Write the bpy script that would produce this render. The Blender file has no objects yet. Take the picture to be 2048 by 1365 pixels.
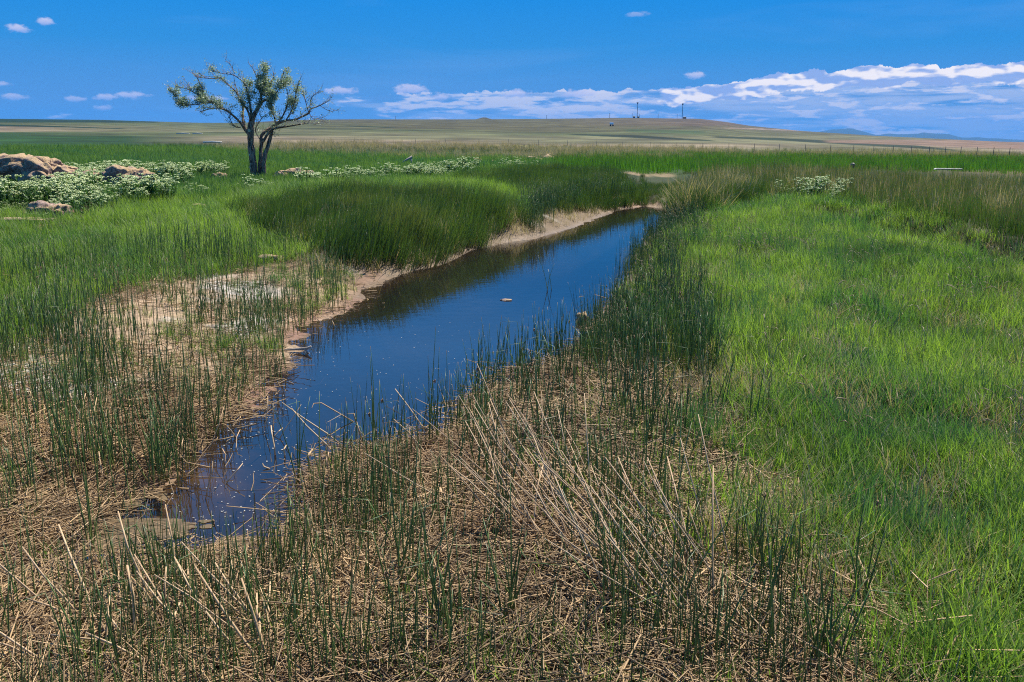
import bpy, bmesh, math, random
import numpy as np
from mathutils import Matrix, Vector, noise as mnoise, Euler

random.seed(11)
RNG = np.random.default_rng(11)
S = bpy.context.scene
COL = S.collection
D2R = math.pi / 180

# ------------------------------------------------------------------ camera
IW, IH, FPX, EYE = 2048.0, 1365.0, 1750.0, 2.2
PITCH = math.atan((IH / 2 - 275) / FPX)
ROLL = 0.5 * D2R
cam_d = bpy.data.cameras.new('camera')
cam = bpy.data.objects.new('camera', cam_d)
COL.objects.link(cam)
cam_d.sensor_width = 36.0
cam_d.lens = 36.0 * FPX / IW
cam_d.clip_start = 0.05
cam_d.clip_end = 40000
CM = Matrix.Rotation(math.pi / 2 - PITCH, 4, 'X') @ Matrix.Rotation(ROLL, 4, 'Z')
cam.matrix_world = Matrix.Translation((0, 0, EYE)) @ CM
S.camera = cam
CR = np.array(CM.to_3x3())

# ------------------------------------------------------------------ light
SUN_EL, SUN_AZ = 57 * D2R, 38 * D2R          # ahead of the viewer, to the right
S.view_settings.view_transform = 'Standard'
S.view_settings.look = 'None'
S.view_settings.exposure = 1.0
S.view_settings.gamma = 1.0
S.view_settings.use_curve_mapping = False
S.render.engine = 'CYCLES'
S.cycles.max_bounces = 8
S.cycles.transparent_max_bounces = 16
S.cycles.volume_bounces = 0
S.cycles.use_denoising = False
S.cycles.filter_width = 1.1
S.cycles.sample_clamp_indirect = 4.0
sun_d = bpy.data.lights.new('sun', 'SUN')
sun_d.energy = 4.9
sun_d.angle = 0.5 * D2R
sun_d.color = (1.0, 0.95, 0.86)
sun = bpy.data.objects.new('sun', sun_d)
COL.objects.link(sun)
sv = Vector((math.sin(SUN_AZ) * math.cos(SUN_EL), math.cos(SUN_AZ) * math.cos(SUN_EL), math.sin(SUN_EL)))
sun.rotation_euler = sv.to_track_quat('Z', 'Y').to_euler()
sun.location = sv * 50


class NT:
    """small helper for node trees"""
    def __init__(s, tree):
        s.t = tree
        tree.nodes.clear()

    def n(s, kind, **kw):
        nd = s.t.nodes.new(kind)
        for k, v in kw.items():
            setattr(nd, k, v)
        return nd

    def put(s, sock, v):
        if isinstance(v, bpy.types.NodeSocket):
            s.t.links.new(v, sock)
        elif v is not None:
            sock.default_value = v

    def math(s, op, a, b=None, c=None, clamp=False):
        nd = s.n('ShaderNodeMath', operation=op)
        nd.use_clamp = clamp
        s.put(nd.inputs[0], a)
        if b is not None:
            s.put(nd.inputs[1], b)
        if c is not None:
            s.put(nd.inputs[2], c)
        return nd.outputs[0]

    def ss(s, v, a, b, lo=0.0, hi=1.0):
        nd = s.n('ShaderNodeMapRange')
        nd.interpolation_type = 'SMOOTHSTEP'
        s.put(nd.inputs['Value'], v)
        s.put(nd.inputs['From Min'], a)
        s.put(nd.inputs['From Max'], b)
        s.put(nd.inputs['To Min'], lo)
        s.put(nd.inputs['To Max'], hi)
        return nd.outputs[0]

    def mix(s, f, a, b, mode='MIX'):
        nd = s.n('ShaderNodeMix', data_type='RGBA', blend_type=mode)
        s.put(nd.inputs[0], f)
        s.put(nd.inputs[6], a)
        s.put(nd.inputs[7], b)
        return nd.outputs[2]

    def noise(s, vec, scale, detail=4, rough=0.55, dist=0.0):
        nd = s.n('ShaderNodeTexNoise')
        s.put(nd.inputs['Vector'], vec)
        nd.inputs['Scale'].default_value = scale
        nd.inputs['Detail'].default_value = detail
        nd.inputs['Roughness'].default_value = rough
        nd.inputs['Distortion'].default_value = dist
        return nd.outputs[0]

    def comb(s, x, y, z):
        nd = s.n('ShaderNodeCombineXYZ')
        for i, v in enumerate((x, y, z)):
            s.put(nd.inputs[i], v)
        return nd.outputs[0]

    def curve(s, v, pts):
        nd = s.n('ShaderNodeFloatCurve')
        c = nd.mapping.curves[0]
        c.points[0].location = pts[0]
        c.points[-1].location = pts[-1]
        for p in pts[1:-1]:
            c.points.new(*p)
        nd.mapping.update()
        s.put(nd.inputs['Value'], v)
        return nd.outputs[0]


def c3(*c):
    return (c[0], c[1], c[2], 1.0)


world = bpy.data.worlds.new('World')
S.world = world
world.use_nodes = True
w = NT(world.node_tree)
wo = w.n('ShaderNodeOutputWorld')
bg = w.n('ShaderNodeBackground')
tc = w.n('ShaderNodeTexCoord').outputs['Generated']
sky = w.n('ShaderNodeTexSky', sky_type='NISHITA')
sky.sun_disc = False
sky.sun_elevation = SUN_EL
sky.sun_rotation = SUN_AZ
sky.altitude = 1800
sky.air_density = 1.0
sky.dust_density = 0.2
sky.ozone_density = 3.0
sep = w.n('ShaderNodeSeparateXYZ')
w.put(sep.inputs[0], tc)
el = w.math('MULTIPLY', w.math('ARCSINE', sep.outputs[2]), 180 / math.pi)       # degrees above the horizon
az = w.math('MULTIPLY', w.math('ARCTAN2', sep.outputs[0], sep.outputs[1]), 180 / math.pi)
# a deep clear upland sky: the physical sky graded towards azure, paler low down
grade = w.n('ShaderNodeValToRGB')
w.put(grade.inputs[0], w.math('DIVIDE', el, 60.0, clamp=True))
cr = grade.color_ramp
cr.elements[0].position = 0.0
cr.elements[0].color = c3(1.8, 3.6, 7.0)
cr.elements[1].position = 1.0
cr.elements[1].color = c3(0.05, 1.4, 5.2)
for p, c in ((0.035, (1.05, 3.05, 6.9)), (0.09, (0.25, 2.75, 7.1)), (0.15, (0.0, 2.5, 7.6)), (0.23, (0.8, 4.8, 12.6)), (0.45, (0.4, 3.4, 10.0))):  # unseen bands above the view brightened so the water mirrors more blue
    e = cr.elements.new(p)
    e.color = c3(*c)
base = w.mix(0.965, sky.outputs[0], grade.outputs[0])
wisp = w.noise(w.comb(w.math('MULTIPLY', az, 0.05), w.math('MULTIPLY', el, 0.35), 3.0), 1.0, 5, 0.55, 0.6)
base = w.mix(w.math('MULTIPLY', w.ss(wisp, 0.48, 0.75), 0.16), base, c3(2.6, 4.6, 8.6))


def cloud(seed, ku, kv, cover, thr, soft, su=0.0, sv_=0.25, det=9):
    """billows: noise in (azimuth, elevation); lit where the noise falls off towards the sun above"""
    u = w.math('MULTIPLY', az, ku)
    v = w.math('MULTIPLY', el, kv)
    n0 = w.noise(w.comb(u, v, seed), 1.0, det, 0.58, 0.15)
    n1 = w.noise(w.comb(w.math('ADD', u, su), w.math('ADD', v, sv_), seed), 1.0, det, 0.58, 0.15)
    d = w.math('ADD', n0, cover)
    m = w.ss(d, thr, thr + soft)
    n2 = w.noise(w.comb(u, v, seed), 1.0, 3, 0.5, 0.15)
    n3 = w.noise(w.comb(w.math('ADD', u, su), w.math('ADD', v, sv_), seed), 1.0, 3, 0.5, 0.15)
    lit = w.ss(w.math('ADD', w.math('SUBTRACT', n2, n3), w.math('MULTIPLY', w.math('SUBTRACT', n0, n1), 0.35)), -0.05, 0.09)
    return m, lit, d


azn = w.math('DIVIDE', w.math('ADD', az, 40.0), 80.0, clamp=True)          # 0..1 across -40..40 degrees
top = w.curve(azn, [(0.0, .27), (0.3, .29), (0.369, .37), (0.49, .43), (0.60, .45), (0.631, .48), (0.68, .53), (0.71, .595), (0.80, .62), (1.0, .62)])
top = w.math('MULTIPLY', top, 6.9)                                           # degrees: upper edge of the cloud field
amt = w.curve(azn, [(0.0, .40), (0.30, .42), (0.36, .56), (0.46, .76), (0.56, .82), (0.62, .80), (0.70, .93), (1.0, .95)])
edge = w.math('SUBTRACT', top, el)
bump = w.math('MULTIPLY', w.math('SUBTRACT', w.noise(w.comb(w.math('MULTIPLY', az, 0.75), w.math('MULTIPLY', el, 0.4), 11.0), 1.0, 7, 0.6), 0.5), 1.3)
edge2 = w.math('ADD', edge, bump)
inside = w.ss(edge2, -0.05, 0.22)
covA = w.math('ADD', w.math('MULTIPLY', w.math('SUBTRACT', inside, 1.0), 0.6), w.math('MULTIPLY', w.math('SUBTRACT', amt, 0.5), 0.45))
# streaky grey blue under-layer, seen edge on
mA, lA, dA = cloud(7.3, 0.13, 1.9, covA, 0.47, 0.20, 0.0, 0.30, 7)
# small heaps along the rows
mC, lC, dC = cloud(4.4, 0.40, 2.1, w.math('SUBTRACT', covA, w.math('MULTIPLY', w.ss(azn, .55, .7), 0.13)), 0.53, 0.12, 0.0, 0.40, 7)
# the bright crowns of the big bank
crown = w.math('MULTIPLY', w.ss(edge2, 1.7, 0.7), w.ss(azn, 0.575, 0.66))
mB, lB, dB = cloud(2.1, 0.34, 0.95, w.math('ADD', w.math('MULTIPLY', w.math('SUBTRACT', inside, 1.0), 0.8), w.math('MULTIPLY', w.math('SUBTRACT', crown, 0.55), 0.62)), 0.41, 0.10, 0.05, 0.22)
low = w.ss(el, 3.4, 0.3)
shade = w.mix(low, c3(1.3, 3.1, 6.8), c3(2.4, 4.2, 7.6))
lit_c = w.mix(low, c3(5.0, 5.9, 8.3), c3(3.9, 5.2, 8.1))
ccA = w.mix(w.ss(dA, 0.56, 0.74), shade, lit_c)
sk = w.mix(w.math('MULTIPLY', mA, 0.85), base, ccA)
ccC = w.mix(w.ss(dC, 0.55, 0.70), c3(1.6, 3.9, 8.4), w.mix(low, c3(8.6, 8.2, 8.9), c3(6.2, 6.5, 8.4)))
sk = w.mix(w.math('MULTIPLY', mC, 0.75), sk, ccC)
ccB = w.mix(lB, c3(3.3, 4.6, 8.2), c3(11.0, 10.1, 9.7))
sk = w.mix(w.math('MULTIPLY', mB, 0.95), sk, ccB)


def puff(a0, e0, ra, re, sd, op=0.8):
    """one small lone cloud"""
    global sk
    dx = w.math('DIVIDE', w.math('SUBTRACT', az, a0), ra)
    dy = w.math('DIVIDE', w.math('SUBTRACT', el, e0), re)
    r = w.math('SQRT', w.math('ADD', w.math('MULTIPLY', dx, dx), w.math('MULTIPLY', dy, dy)))
    nz = w.noise(w.comb(w.math('MULTIPLY', az, 1.6), w.math('MULTIPLY', el, 3.0), sd), 1.0, 6, 0.6)
    m = w.ss(w.math('ADD', r, w.math('MULTIPLY', w.math('SUBTRACT', nz, 0.5), 2.2)), 1.05, 0.35)
    sk = w.mix(w.math('MULTIPLY', m, op), sk, w.mix(w.ss(dy, -0.9, 0.6), c3(3.6, 4.8, 8.6), c3(7.0, 6.9, 8.9)))


for q in ((-28.4, 5.55, .75, .26, 1.0), (-26.9, 6.0, .55, .26, 2.0), (7.5, 7.35, .8, .2, 3.0, .35),
          (-28.9, 1.95, .9, .2, 4.0, .6), (-25.9, 1.9, .7, .22, 5.0, .6), (-24.3, 2.05, .8, .2, 6.0, .7), (-22.8, 2.2, .9, .25, 7.0, .8),
          (-24.5, 1.45, .7, .18, 8.0, .6), (-29.4, 2.6, .5, .15, 9.0, .6), (-6.5, 2.85, 1.3, .38, 10.0), (-4.6, 2.45, .9, .26, 11.0),
          (-10.8, 2.7, 1.2, .28, 12.0), (-18.8, 2.1, 1.2, .22, 13.0, .7), (0.2, 2.7, 1.1, .3, 14.0), (4.1, 2.7, 1.4, .3, 15.0),
          (11.2, 3.8, .7, .26, 17.0), (-20.5, 9.0, 1.0, .15, 16.0)):
    puff(*q)
w.put(bg.inputs[0], sk)
bg.inputs[1].default_value = 0.051
w.put(wo.inputs[0], bg.outputs[0])

# ------------------------------------------------------------------ survey helpers


def ray(px, py):
    v = CR @ np.array([(px - IW / 2) / FPX, (IH / 2 - py) / FPX, -1.0])
    return v / np.linalg.norm(v)


def proj(P):
    """world points (N,3) -> where they stand in the view, used to look up which field or bed a spot belongs to"""
    q = (np.asarray(P) - np.array([0, 0, EYE])) @ CR
    dz = np.maximum(-q[:, 2], 1e-3)
    return np.where(q[:, 2] < 0, IW / 2 + FPX * q[:, 0] / dz, -9999), np.where(q[:, 2] < 0, IH / 2 - FPX * q[:, 1] / dz, 9999)


def at(px, py, z=0.0):
    v = ray(px, py)
    t = (z - EYE) / v[2]
    return np.array([v[0] * t, v[1] * t])


_perm = RNG.random((256, 256))


def vnoise(x, y):
    xi = np.floor(x).astype(int); yi = np.floor(y).astype(int)
    fx = x - xi; fy = y - yi
    fx = fx * fx * (3 - 2 * fx); fy = fy * fy * (3 - 2 * fy)
    g = lambda a, b: _perm[a & 255, b & 255]
    return (g(xi, yi) * (1 - fx) + g(xi + 1, yi) * fx) * (1 - fy) + (g(xi, yi + 1) * (1 - fx) + g(xi + 1, yi + 1) * fx) * fy


def fbm(x, y, sc, oct=4, off=0.0):
    a, s, t = 0.5, 0.0, 0.0
    x = x * sc + off; y = y * sc + off * 1.7
    for _ in range(oct):
        s = s + a * vnoise(x, y); t += a
        x = x * 2.03 + 17.1; y = y * 2.03 + 5.3; a *= 0.5
    return s / t


def sstep(v, a, b):
    t = np.clip((v - a) / (b - a), 0, 1)
    return t * t * (3 - 2 * t)


def inpoly(px, py, poly):
    r = np.zeros(px.shape, bool)
    n = len(poly)
    for i in range(n):
        x0, y0 = poly[i]; x1, y1 = poly[(i + 1) % n]
        if y0 == y1:
            continue
        c = ((y0 > py) != (y1 > py)) & (px < (x1 - x0) * (py - y0) / (y1 - y0) + x0)
        r ^= c
    return r


def segdist(x, y, pts, closed=True):
    d = np.full(np.shape(x), 1e9)
    n = len(pts)
    for i in range(n if closed else n - 1):
        a = pts[i]; b = pts[(i + 1) % n]
        vx, vy = b[0] - a[0], b[1] - a[1]
        L = vx * vx + vy * vy + 1e-12
        t = np.clip(((x - a[0]) * vx + (y - a[1]) * vy) / L, 0, 1)
        d = np.minimum(d, (x - a[0] - t * vx) ** 2 + (y - a[1] - t * vy) ** 2)
    return np.sqrt(d)


def sdist(x, y, poly):
    d = segdist(x, y, poly)
    return np.where(inpoly(x, y, poly), -d, d)


# the channel's shoreline, in metres on the water level
SHORE_PX = [(120, 1085), (215, 1040), (235, 1000), (345, 965), (375, 890), (440, 850), (520, 815), (560, 765), (592, 715), (600, 680),
            (650, 640), (725, 608), (742, 580), (800, 550), (870, 532), (940, 500), (1000, 488), (1060, 480), (1140, 460), (1200, 437),
            (1230, 420), (1290, 413), (1335, 420), (1325, 445), (1290, 480), (1262, 520), (1245, 560), (1232, 600), (1195, 628),
            (1165, 650), (1150, 690), (1100, 730), (1010, 755), (940, 790), (905, 850), (800, 880), (700, 905), (630, 950), (600, 1020),
            (585, 1075), (480, 1100), (330, 1112), (200, 1125)]
SHORE = [tuple(at(a, b)) for a, b in SHORE_PX]
POOL2 = [tuple(at(a, b)) for a, b in [(1292, 368), (1310, 361), (1370, 362), (1385, 370), (1360, 383), (1310, 384)]]
MOUND1 = [tuple(at(a, b, .3)) for a, b in [(470, 430), (560, 475), (640, 505), (700, 520), (780, 515), (900, 492), (980, 465), (1045, 440),
                                           (1060, 405), (980, 388), (850, 383), (650, 388), (540, 400)]]
MOUND2 = [tuple(at(a, b, .3)) for a, b in [(940, 372), (1020, 395), (1100, 415), (1200, 412), (1290, 398), (1290, 375), (1200, 352), (1050, 348)]]
DITCH = [tuple(at(a, b, .3)) for a, b in [(1640, 420), (1760, 448), (1880, 472), (1980, 500), (2100, 525), (2300, 565)]]
SKYLINE = [(-3000, 262), (-600, 240), (0, 238), (200, 240), (400, 246), (480, 246), (600, 240), (700, 239), (960, 239), (1100, 238), (1250, 236),
           (1400, 238), (1450, 244), (1500, 252), (1600, 262), (1750, 272), (2048, 286), (2300, 289), (4500, 300)]
_az, _te = [], []
for px, py in SKYLINE:
    v = ray(px, py)
    _az.append(math.atan2(v[0], v[1])); _te.append(v[2] / math.hypot(v[0], v[1]))
_az = [-math.pi] + _az + [math.pi]; _te = [0.004] + _te + [0.004]
RD = 1500.0


def height(x, y):
    x = np.asarray(x, float); y = np.asarray(y, float)
    d = np.hypot(x, y) + 1e-6
    a = np.arctan2(x, y)
    # near field
    sd = sdist(x, y, SHORE)
    wob = (fbm(x, y, 1.3, 3) - 0.5)
    sdw = sd + wob * 0.28
    bed = -0.06 * sstep(-sdw, 0.0, 0.15) - 0.52 * sstep(-sdw, 0.05, 1.5)
    run = 3.2 - 1.7 * sstep(x, -.6, .8)
    run = run + (1.0 - run) * sstep(y, 9.5, 12.5)
    run = run * 0.6 + 0.4
    out = 0.035 * sstep(sdw, 0, 0.5) + 0.24 * sstep(sdw, 0.1, run) + 0.13 * sstep(sd, 2, 12)
    near = np.where(sdw < 0, bed, out)
    # cut lip of the left bank
    m1 = sdist(x, y, MOUND1)
    near = near + 0.28 * sstep(-m1, -0.35, 1.6) + 0.16 * sstep(-sdist(x, y, MOUND2), -0.4, 2.0)
    lip = sstep(sdw, 0.05, 0.35) * sstep(y, 12.5, 14) * (1 - sstep(y, 21, 24)) * (x < 2) * (1 - sstep(sdw, 0.8, 2.2))
    near = near + 0.10 * lip
    p2 = sdist(x, y, POOL2)
    near = np.where(p2 < 1.5, near * sstep(p2, -0.2, 1.5) - 0.08 * sstep(-p2, -0.1, .5), near)
    dd = segdist(x, y, DITCH, False)
    near = near - 0.55 * (1 - sstep(dd, 0.3, 1.2))
    near = near + (fbm(x, y, 3.1, 4, 9.0) - 0.5) * 0.05 + (fbm(x, y, 14.0, 3, 4.0) - 0.5) * 0.018 * (d < 30)
    near = near + (fbm(x, y, 0.35, 2, 2.0) - 0.5) * 0.14 * sstep(sd, 1.0, 4.0)
    # the plain and the rise behind it
    e_r = np.interp(a, _az, _te)
    z0 = 0.42
    z1 = EYE + RD * e_r
    far = z0 + (z1 - z0) * np.clip((d - 150) / (RD - 150), 0, 1)
    far = far + (fbm(x, y, 0.012, 4, 3.0) - 0.5) * 2.2 * sstep(d, 120, 700) * (1 - sstep(d, 1100, 1400))
    mb = at(968, 244, 5.0); mb = mb / np.linalg.norm(mb) * 1440
    far = far + 3.2 * (1 - sstep(np.hypot(x - mb[0], (y - mb[1])), 2, 14))
    far = far - np.clip(d - RD, 0, 8000) * np.where(z1 > 3, 0.004, 0.0002)
    t = sstep(d, 32, 60)
    return near * (1 - t) + far * t


_tt = np.exp(np.linspace(math.log(1.5), math.log(1700), 2600))


def ground(px, py):
    """the spot on the ground seen in that direction"""
    v = ray(px, py)
    X, Y, Z = v[0] * _tt, v[1] * _tt, EYE + v[2] * _tt
    h = np.maximum(height(X, Y), 0)
    k = int(np.argmax(Z < h)) if (Z < h).any() else len(_tt) - 1
    return Vector((X[k], Y[k], h[k]))


# ------------------------------------------------------------------ object helpers
def tag(o, label=None, cat=None, group=None, kind=None):
    if label: o['label'] = label
    if cat: o['category'] = cat
    if group: o['group'] = group
    if kind: o['kind'] = kind
    return o


def mesh_np(name, V, F, mats=(), smooth=False):
    """V (n,3), F: list of (k,3|4) int arrays"""
    me = bpy.data.meshes.new(name)
    V = np.asarray(V, np.float32)
    if not isinstance(F, list): F = [F]
    F = [f for f in F if len(f)]
    me.vertices.add(len(V)); me.vertices.foreach_set('co', V.ravel())
    tot = sum(f.size for f in F)
    me.loops.add(tot); me.polygons.add(sum(len(f) for f in F))
    li = np.concatenate([f.ravel() for f in F]).astype(np.int32)
    sz = np.concatenate([np.full(len(f), f.shape[1]) for f in F]).astype(np.int32)
    st = np.concatenate([[0], np.cumsum(sz)[:-1]]).astype(np.int32)
    me.loops.foreach_set('vertex_index', li)
    me.polygons.foreach_set('loop_start', st)
    me.polygons.foreach_set('loop_total', sz)
    for m in mats: me.materials.append(m)
    me.update(calc_edges=True)
    me.validate()
    if smooth:
        me.polygons.foreach_set('use_smooth', np.ones(len(me.polygons), bool))
    return me


def link(name, data, parent=None, loc=None, rot=None, scale=None):
    o = bpy.data.objects.new(name, data)
    COL.objects.link(o)
    if parent: o.parent = parent
    if loc is not None: o.location = loc
    if rot is not None: o.rotation_euler = rot
    if scale is not None: o.scale = scale if hasattr(scale, '__len__') else (scale,) * 3
    return o


def fattr(me, name, vals):
    a = me.attributes.new(name, 'FLOAT', 'POINT')
    a.data.foreach_set('value', np.asarray(vals, np.float32))


class MB:
    """collects tubes and blades; v = point attribute along the piece (0 root .. 1 tip), r = random per piece"""
    def __init__(s):
        s.V, s.T, s.Q, s.a, s.r, s.mi = [], [], [], [], [], []

    def add(s, V, Q=(), T=(), a=None, r=0.0, mi=0):
        b = len(s.V)
        s.V += [tuple(p) for p in V]
        s.a += list(a) if a is not None else [0.0] * len(V)
        s.r += [r] * len(V)
        for q in Q: s.Q.append(tuple(i + b for i in q)); 
        for t in T: s.T.append(tuple(i + b for i in t))
        return s

    def tube(s, pts, rad, sides=4, r=0.0, cap=True, a=None):
        n = len(pts)
        pts = [Vector(p) for p in pts]
        V = []; A = []
        up = Vector((0.31, 0.87, 0.38)).normalized()
        for i, p in enumerate(pts):
            t = (pts[min(i + 1, n - 1)] - pts[max(i - 1, 0)])
            t = t.normalized() if t.length > 1e-9 else Vector((0, 0, 1))
            u = t.cross(up)
            if u.length < 1e-3: u = t.cross(Vector((1, 0, 0)))
            u.normalize(); v = t.cross(u)
            for k in range(sides):
                an = 2 * math.pi * k / sides
                V.append(p + (u * math.cos(an) + v * math.sin(an)) * rad[i])
                A.append(i / (n - 1) if a is None else a[i])
        Q = [(i * sides + k, i * sides + (k + 1) % sides, (i + 1) * sides + (k + 1) % sides, (i + 1) * sides + k)
             for i in range(n - 1) for k in range(sides)]
        T = []
        if cap:
            V += [pts[-1], pts[0]]; A += [A[-1], A[0]]
            e = n * sides
            T = [((n - 1) * sides + k, (n - 1) * sides + (k + 1) % sides, e) for k in range(sides)]
            T += [((k + 1) % sides, k, e + 1) for k in range(sides)]
        return s.add(V, Q, T, A, r)

    def blade(s, p, h, wd, yaw, lean, bend, r=0.0, seg=3):
        """flat tapering blade"""
        c, sn = math.cos(yaw), math.sin(yaw)
        V, A = [], []
        x, z, ang = 0.0, 0.0, lean
        for i in range(seg + 1):
            f = i / seg
            ww = wd * (1 - f ** 1.6) * 0.5
            cx, cy = p[0] + c * x, p[1] + sn * x
            if i < seg:
                V += [(cx - sn * ww, cy + c * ww, p[2] + z), (cx + sn * ww, cy - c * ww, p[2] + z)]
                A += [f, f]
            else:
                V.append((cx, cy, p[2] + z)); A.append(1.0)
            x += math.sin(ang) * h / seg; z += math.cos(ang) * h / seg; ang += bend / seg
        Q = [(2 * i, 2 * i + 1, 2 * i + 3, 2 * i + 2) for i in range(seg - 1)]
        T = [(2 * seg - 2, 2 * seg - 1, 2 * seg)]
        return s.add(V, Q, T, A, r)

    def blob(s, p, rx, rz, r=0.0, a=0.5):
        V = [(p[0] + rx, p[1], p[2]), (p[0], p[1] + rx, p[2]), (p[0] - rx, p[1], p[2]), (p[0], p[1] - rx, p[2]), (p[0], p[1], p[2] + rz), (p[0], p[1], p[2] - rz)]
        T = [(0, 1, 4), (1, 2, 4), (2, 3, 4), (3, 0, 4), (1, 0, 5), (2, 1, 5), (3, 2, 5), (0, 3, 5)]
        return s.add(V, (), T, [a] * 6, r)

    def mesh(s, name, mats, smooth=False):
        F = []
        if s.Q: F.append(np.array(s.Q, np.int32))
        if s.T: F.append(np.array(s.T, np.int32))
        me = mesh_np(name, s.V, F, mats, smooth)
        fattr(me, 'along', s.a); fattr(me, 'rnd', s.r)
        return me


def new_mat(name):
    m = bpy.data.materials.new(name)
    m.use_nodes = True
    return m, NT(m.node_tree)


def attr(t, name, typ='GEOMETRY'):
    nd = t.n('ShaderNodeAttribute', attribute_type=typ, attribute_name=name)
    return nd.outputs['Fac']


def veg_mat(name, ca, cb, root=None, tip=None, trans=0.35, patch=None, rough=0.55, tipstart=0.8, instanced=True, patch_sc=0.5, spec=0.25):
    """leaf or stem: own colour varies by piece, by tuft and by patch of the ground; root and tip colours are the plant's own"""
    m, t = new_mat(name)
    out = t.n('ShaderNodeOutputMaterial')
    f = attr(t, 'rnd')
    if instanced:
        f = t.math('ADD', t.math('MULTIPLY', f, 0.55), t.math('MULTIPLY', attr(t, 'tint', 'INSTANCER'), 0.5), clamp=True)
    else:
        oi = t.n('ShaderNodeObjectInfo').outputs['Random']
        f = t.math('ADD', t.math('MULTIPLY', f, 0.55), t.math('MULTIPLY', oi, 0.5), clamp=True)
    col = t.mix(f, c3(*ca), c3(*cb))
    if patch:
        pos = t.n('ShaderNodeNewGeometry').outputs['Position']
        pn = t.noise(pos, patch_sc, 3, 0.6)
        col = t.mix(t.ss(pn, 0.50, 0.66), col, c3(*patch))
    al = attr(t, 'along')
    if root: col = t.mix(t.ss(al, 0.38, 0.0), col, c3(*root))
    if tip: col = t.mix(t.ss(al, tipstart, min(1.0, tipstart + 0.15)), col, c3(*tip))
    d = t.n('ShaderNodeBsdfPrincipled')
    t.put(d.inputs['Base Color'], col)
    d.inputs['Roughness'].default_value = rough
    d.inputs['Specular IOR Level'].default_value = spec
    sh = d.outputs[0]
    if trans > 0:
        tr = t.n('ShaderNodeBsdfTranslucent')
        t.put(tr.inputs[0], t.mix(1.0, col, c3(1.35, 1.5, 0.75), 'MULTIPLY'))
        mx = t.n('ShaderNodeMixShader')
        mx.inputs[0].default_value = trans
        t.put(mx.inputs[1], sh); t.put(mx.inputs[2], tr.outputs[0])
        sh = mx.outputs[0]
    t.put(out.inputs[0], sh)
    return m


# instancer for uncountable ground cover
def scatter(name, protos, P, rot, scl, idx, tint, label, cat):
    n = len(P)
    me = bpy.data.meshes.new(name)
    me.vertices.add(n)
    me.vertices.foreach_set('co', np.asarray(P, np.float32).ravel())
    a = me.attributes.new('rot', 'FLOAT_VECTOR', 'POINT'); a.data.foreach_set('vector', np.asarray(rot, np.float32).ravel())
    a = me.attributes.new('scl', 'FLOAT', 'POINT'); a.data.foreach_set('value', np.asarray(scl, np.float32))
    a = me.attributes.new('tint', 'FLOAT', 'POINT'); a.data.foreach_set('value', np.asarray(tint, np.float32))
    a = me.attributes.new('pick', 'INT', 'POINT'); a.data.foreach_set('value', np.asarray(idx, np.int32))
    me.update()
    o = link(name, me)
    g = bpy.data.node_groups.new(name, 'GeometryNodeTree')
    g.interface.new_socket('Geometry', in_out='INPUT', socket_type='NodeSocketGeometry')
    g.interface.new_socket('Geometry', in_out='OUTPUT', socket_type='NodeSocketGeometry')
    N, L = g.nodes, g.links
    gi = N.new('NodeGroupInput'); go = N.new('NodeGroupOutput')
    jn = N.new('GeometryNodeJoinGeometry')
    for p in reversed(protos):
        oi = N.new('GeometryNodeObjectInfo')
        oi.inputs['Object'].default_value = p
        oi.inputs['As Instance'].default_value = False
        ti = N.new('GeometryNodeGeometryToInstance')
        L.new(oi.outputs['Geometry'], ti.inputs[0]); L.new(ti.outputs[0], jn.inputs[0])
    ip = N.new('GeometryNodeInstanceOnPoints')
    L.new(gi.outputs[0], ip.inputs['Points']); L.new(jn.outputs[0], ip.inputs['Instance'])
    ip.inputs['Pick Instance'].default_value = True

    def named(nm, ty):
        q = N.new('GeometryNodeInputNamedAttribute'); q.data_type = ty; q.inputs[0].default_value = nm
        return q.outputs['Attribute']
    L.new(named('pick', 'INT'), ip.inputs['Instance Index'])
    er = N.new('FunctionNodeEulerToRotation')
    L.new(named('rot', 'FLOAT_VECTOR'), er.inputs[0]); L.new(er.outputs[0], ip.inputs['Rotation'])
    L.new(named('scl', 'FLOAT'), ip.inputs['Scale'])
    L.new(ip.outputs[0], go.inputs[0])
    md = o.modifiers.new('scatter', 'NODES'); md.node_group = g
    tag(o, label, cat, kind='stuff')
    return o


def proto(me):
    return bpy.data.objects.new(me.name, me)


def candidates(N, d0, d1, power, a0=-38, a1=38):
    """random spots, thinning with distance like d**-power"""
    u = RNG.random(N)
    k = 2 - power
    d = (d0 ** k + u * (d1 ** k - d0 ** k)) ** (1 / k) if abs(k) > 1e-6 else d0 * (d1 / d0) ** u
    a = (a0 + (a1 - a0) * RNG.random(N)) * D2R
    x, y = d * np.sin(a), d * np.cos(a)
    return x, y, d


def zone(x, y, z, polys, jit=14):
    """which spots fall in a bed; edges are ragged"""
    px, py = proj(np.stack([x, y, z], 1))
    d = np.hypot(x, y)
    k = jit * np.clip(10 / d, 0.25, 2.0) * 2
    jx = (fbm(x, y, 1.6, 3, 31.0) - 0.5) * k * 3 + (RNG.random(len(x)) - 0.5) * k
    jy = (fbm(x, y, 1.6, 3, 57.0) - 0.5) * k * 1.5 + (RNG.random(len(x)) - 0.5) * k * 0.5
    r = np.zeros(len(x), bool)
    for p in polys:
        r |= inpoly(px + jx, py + jy, p)
    return r


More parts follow.
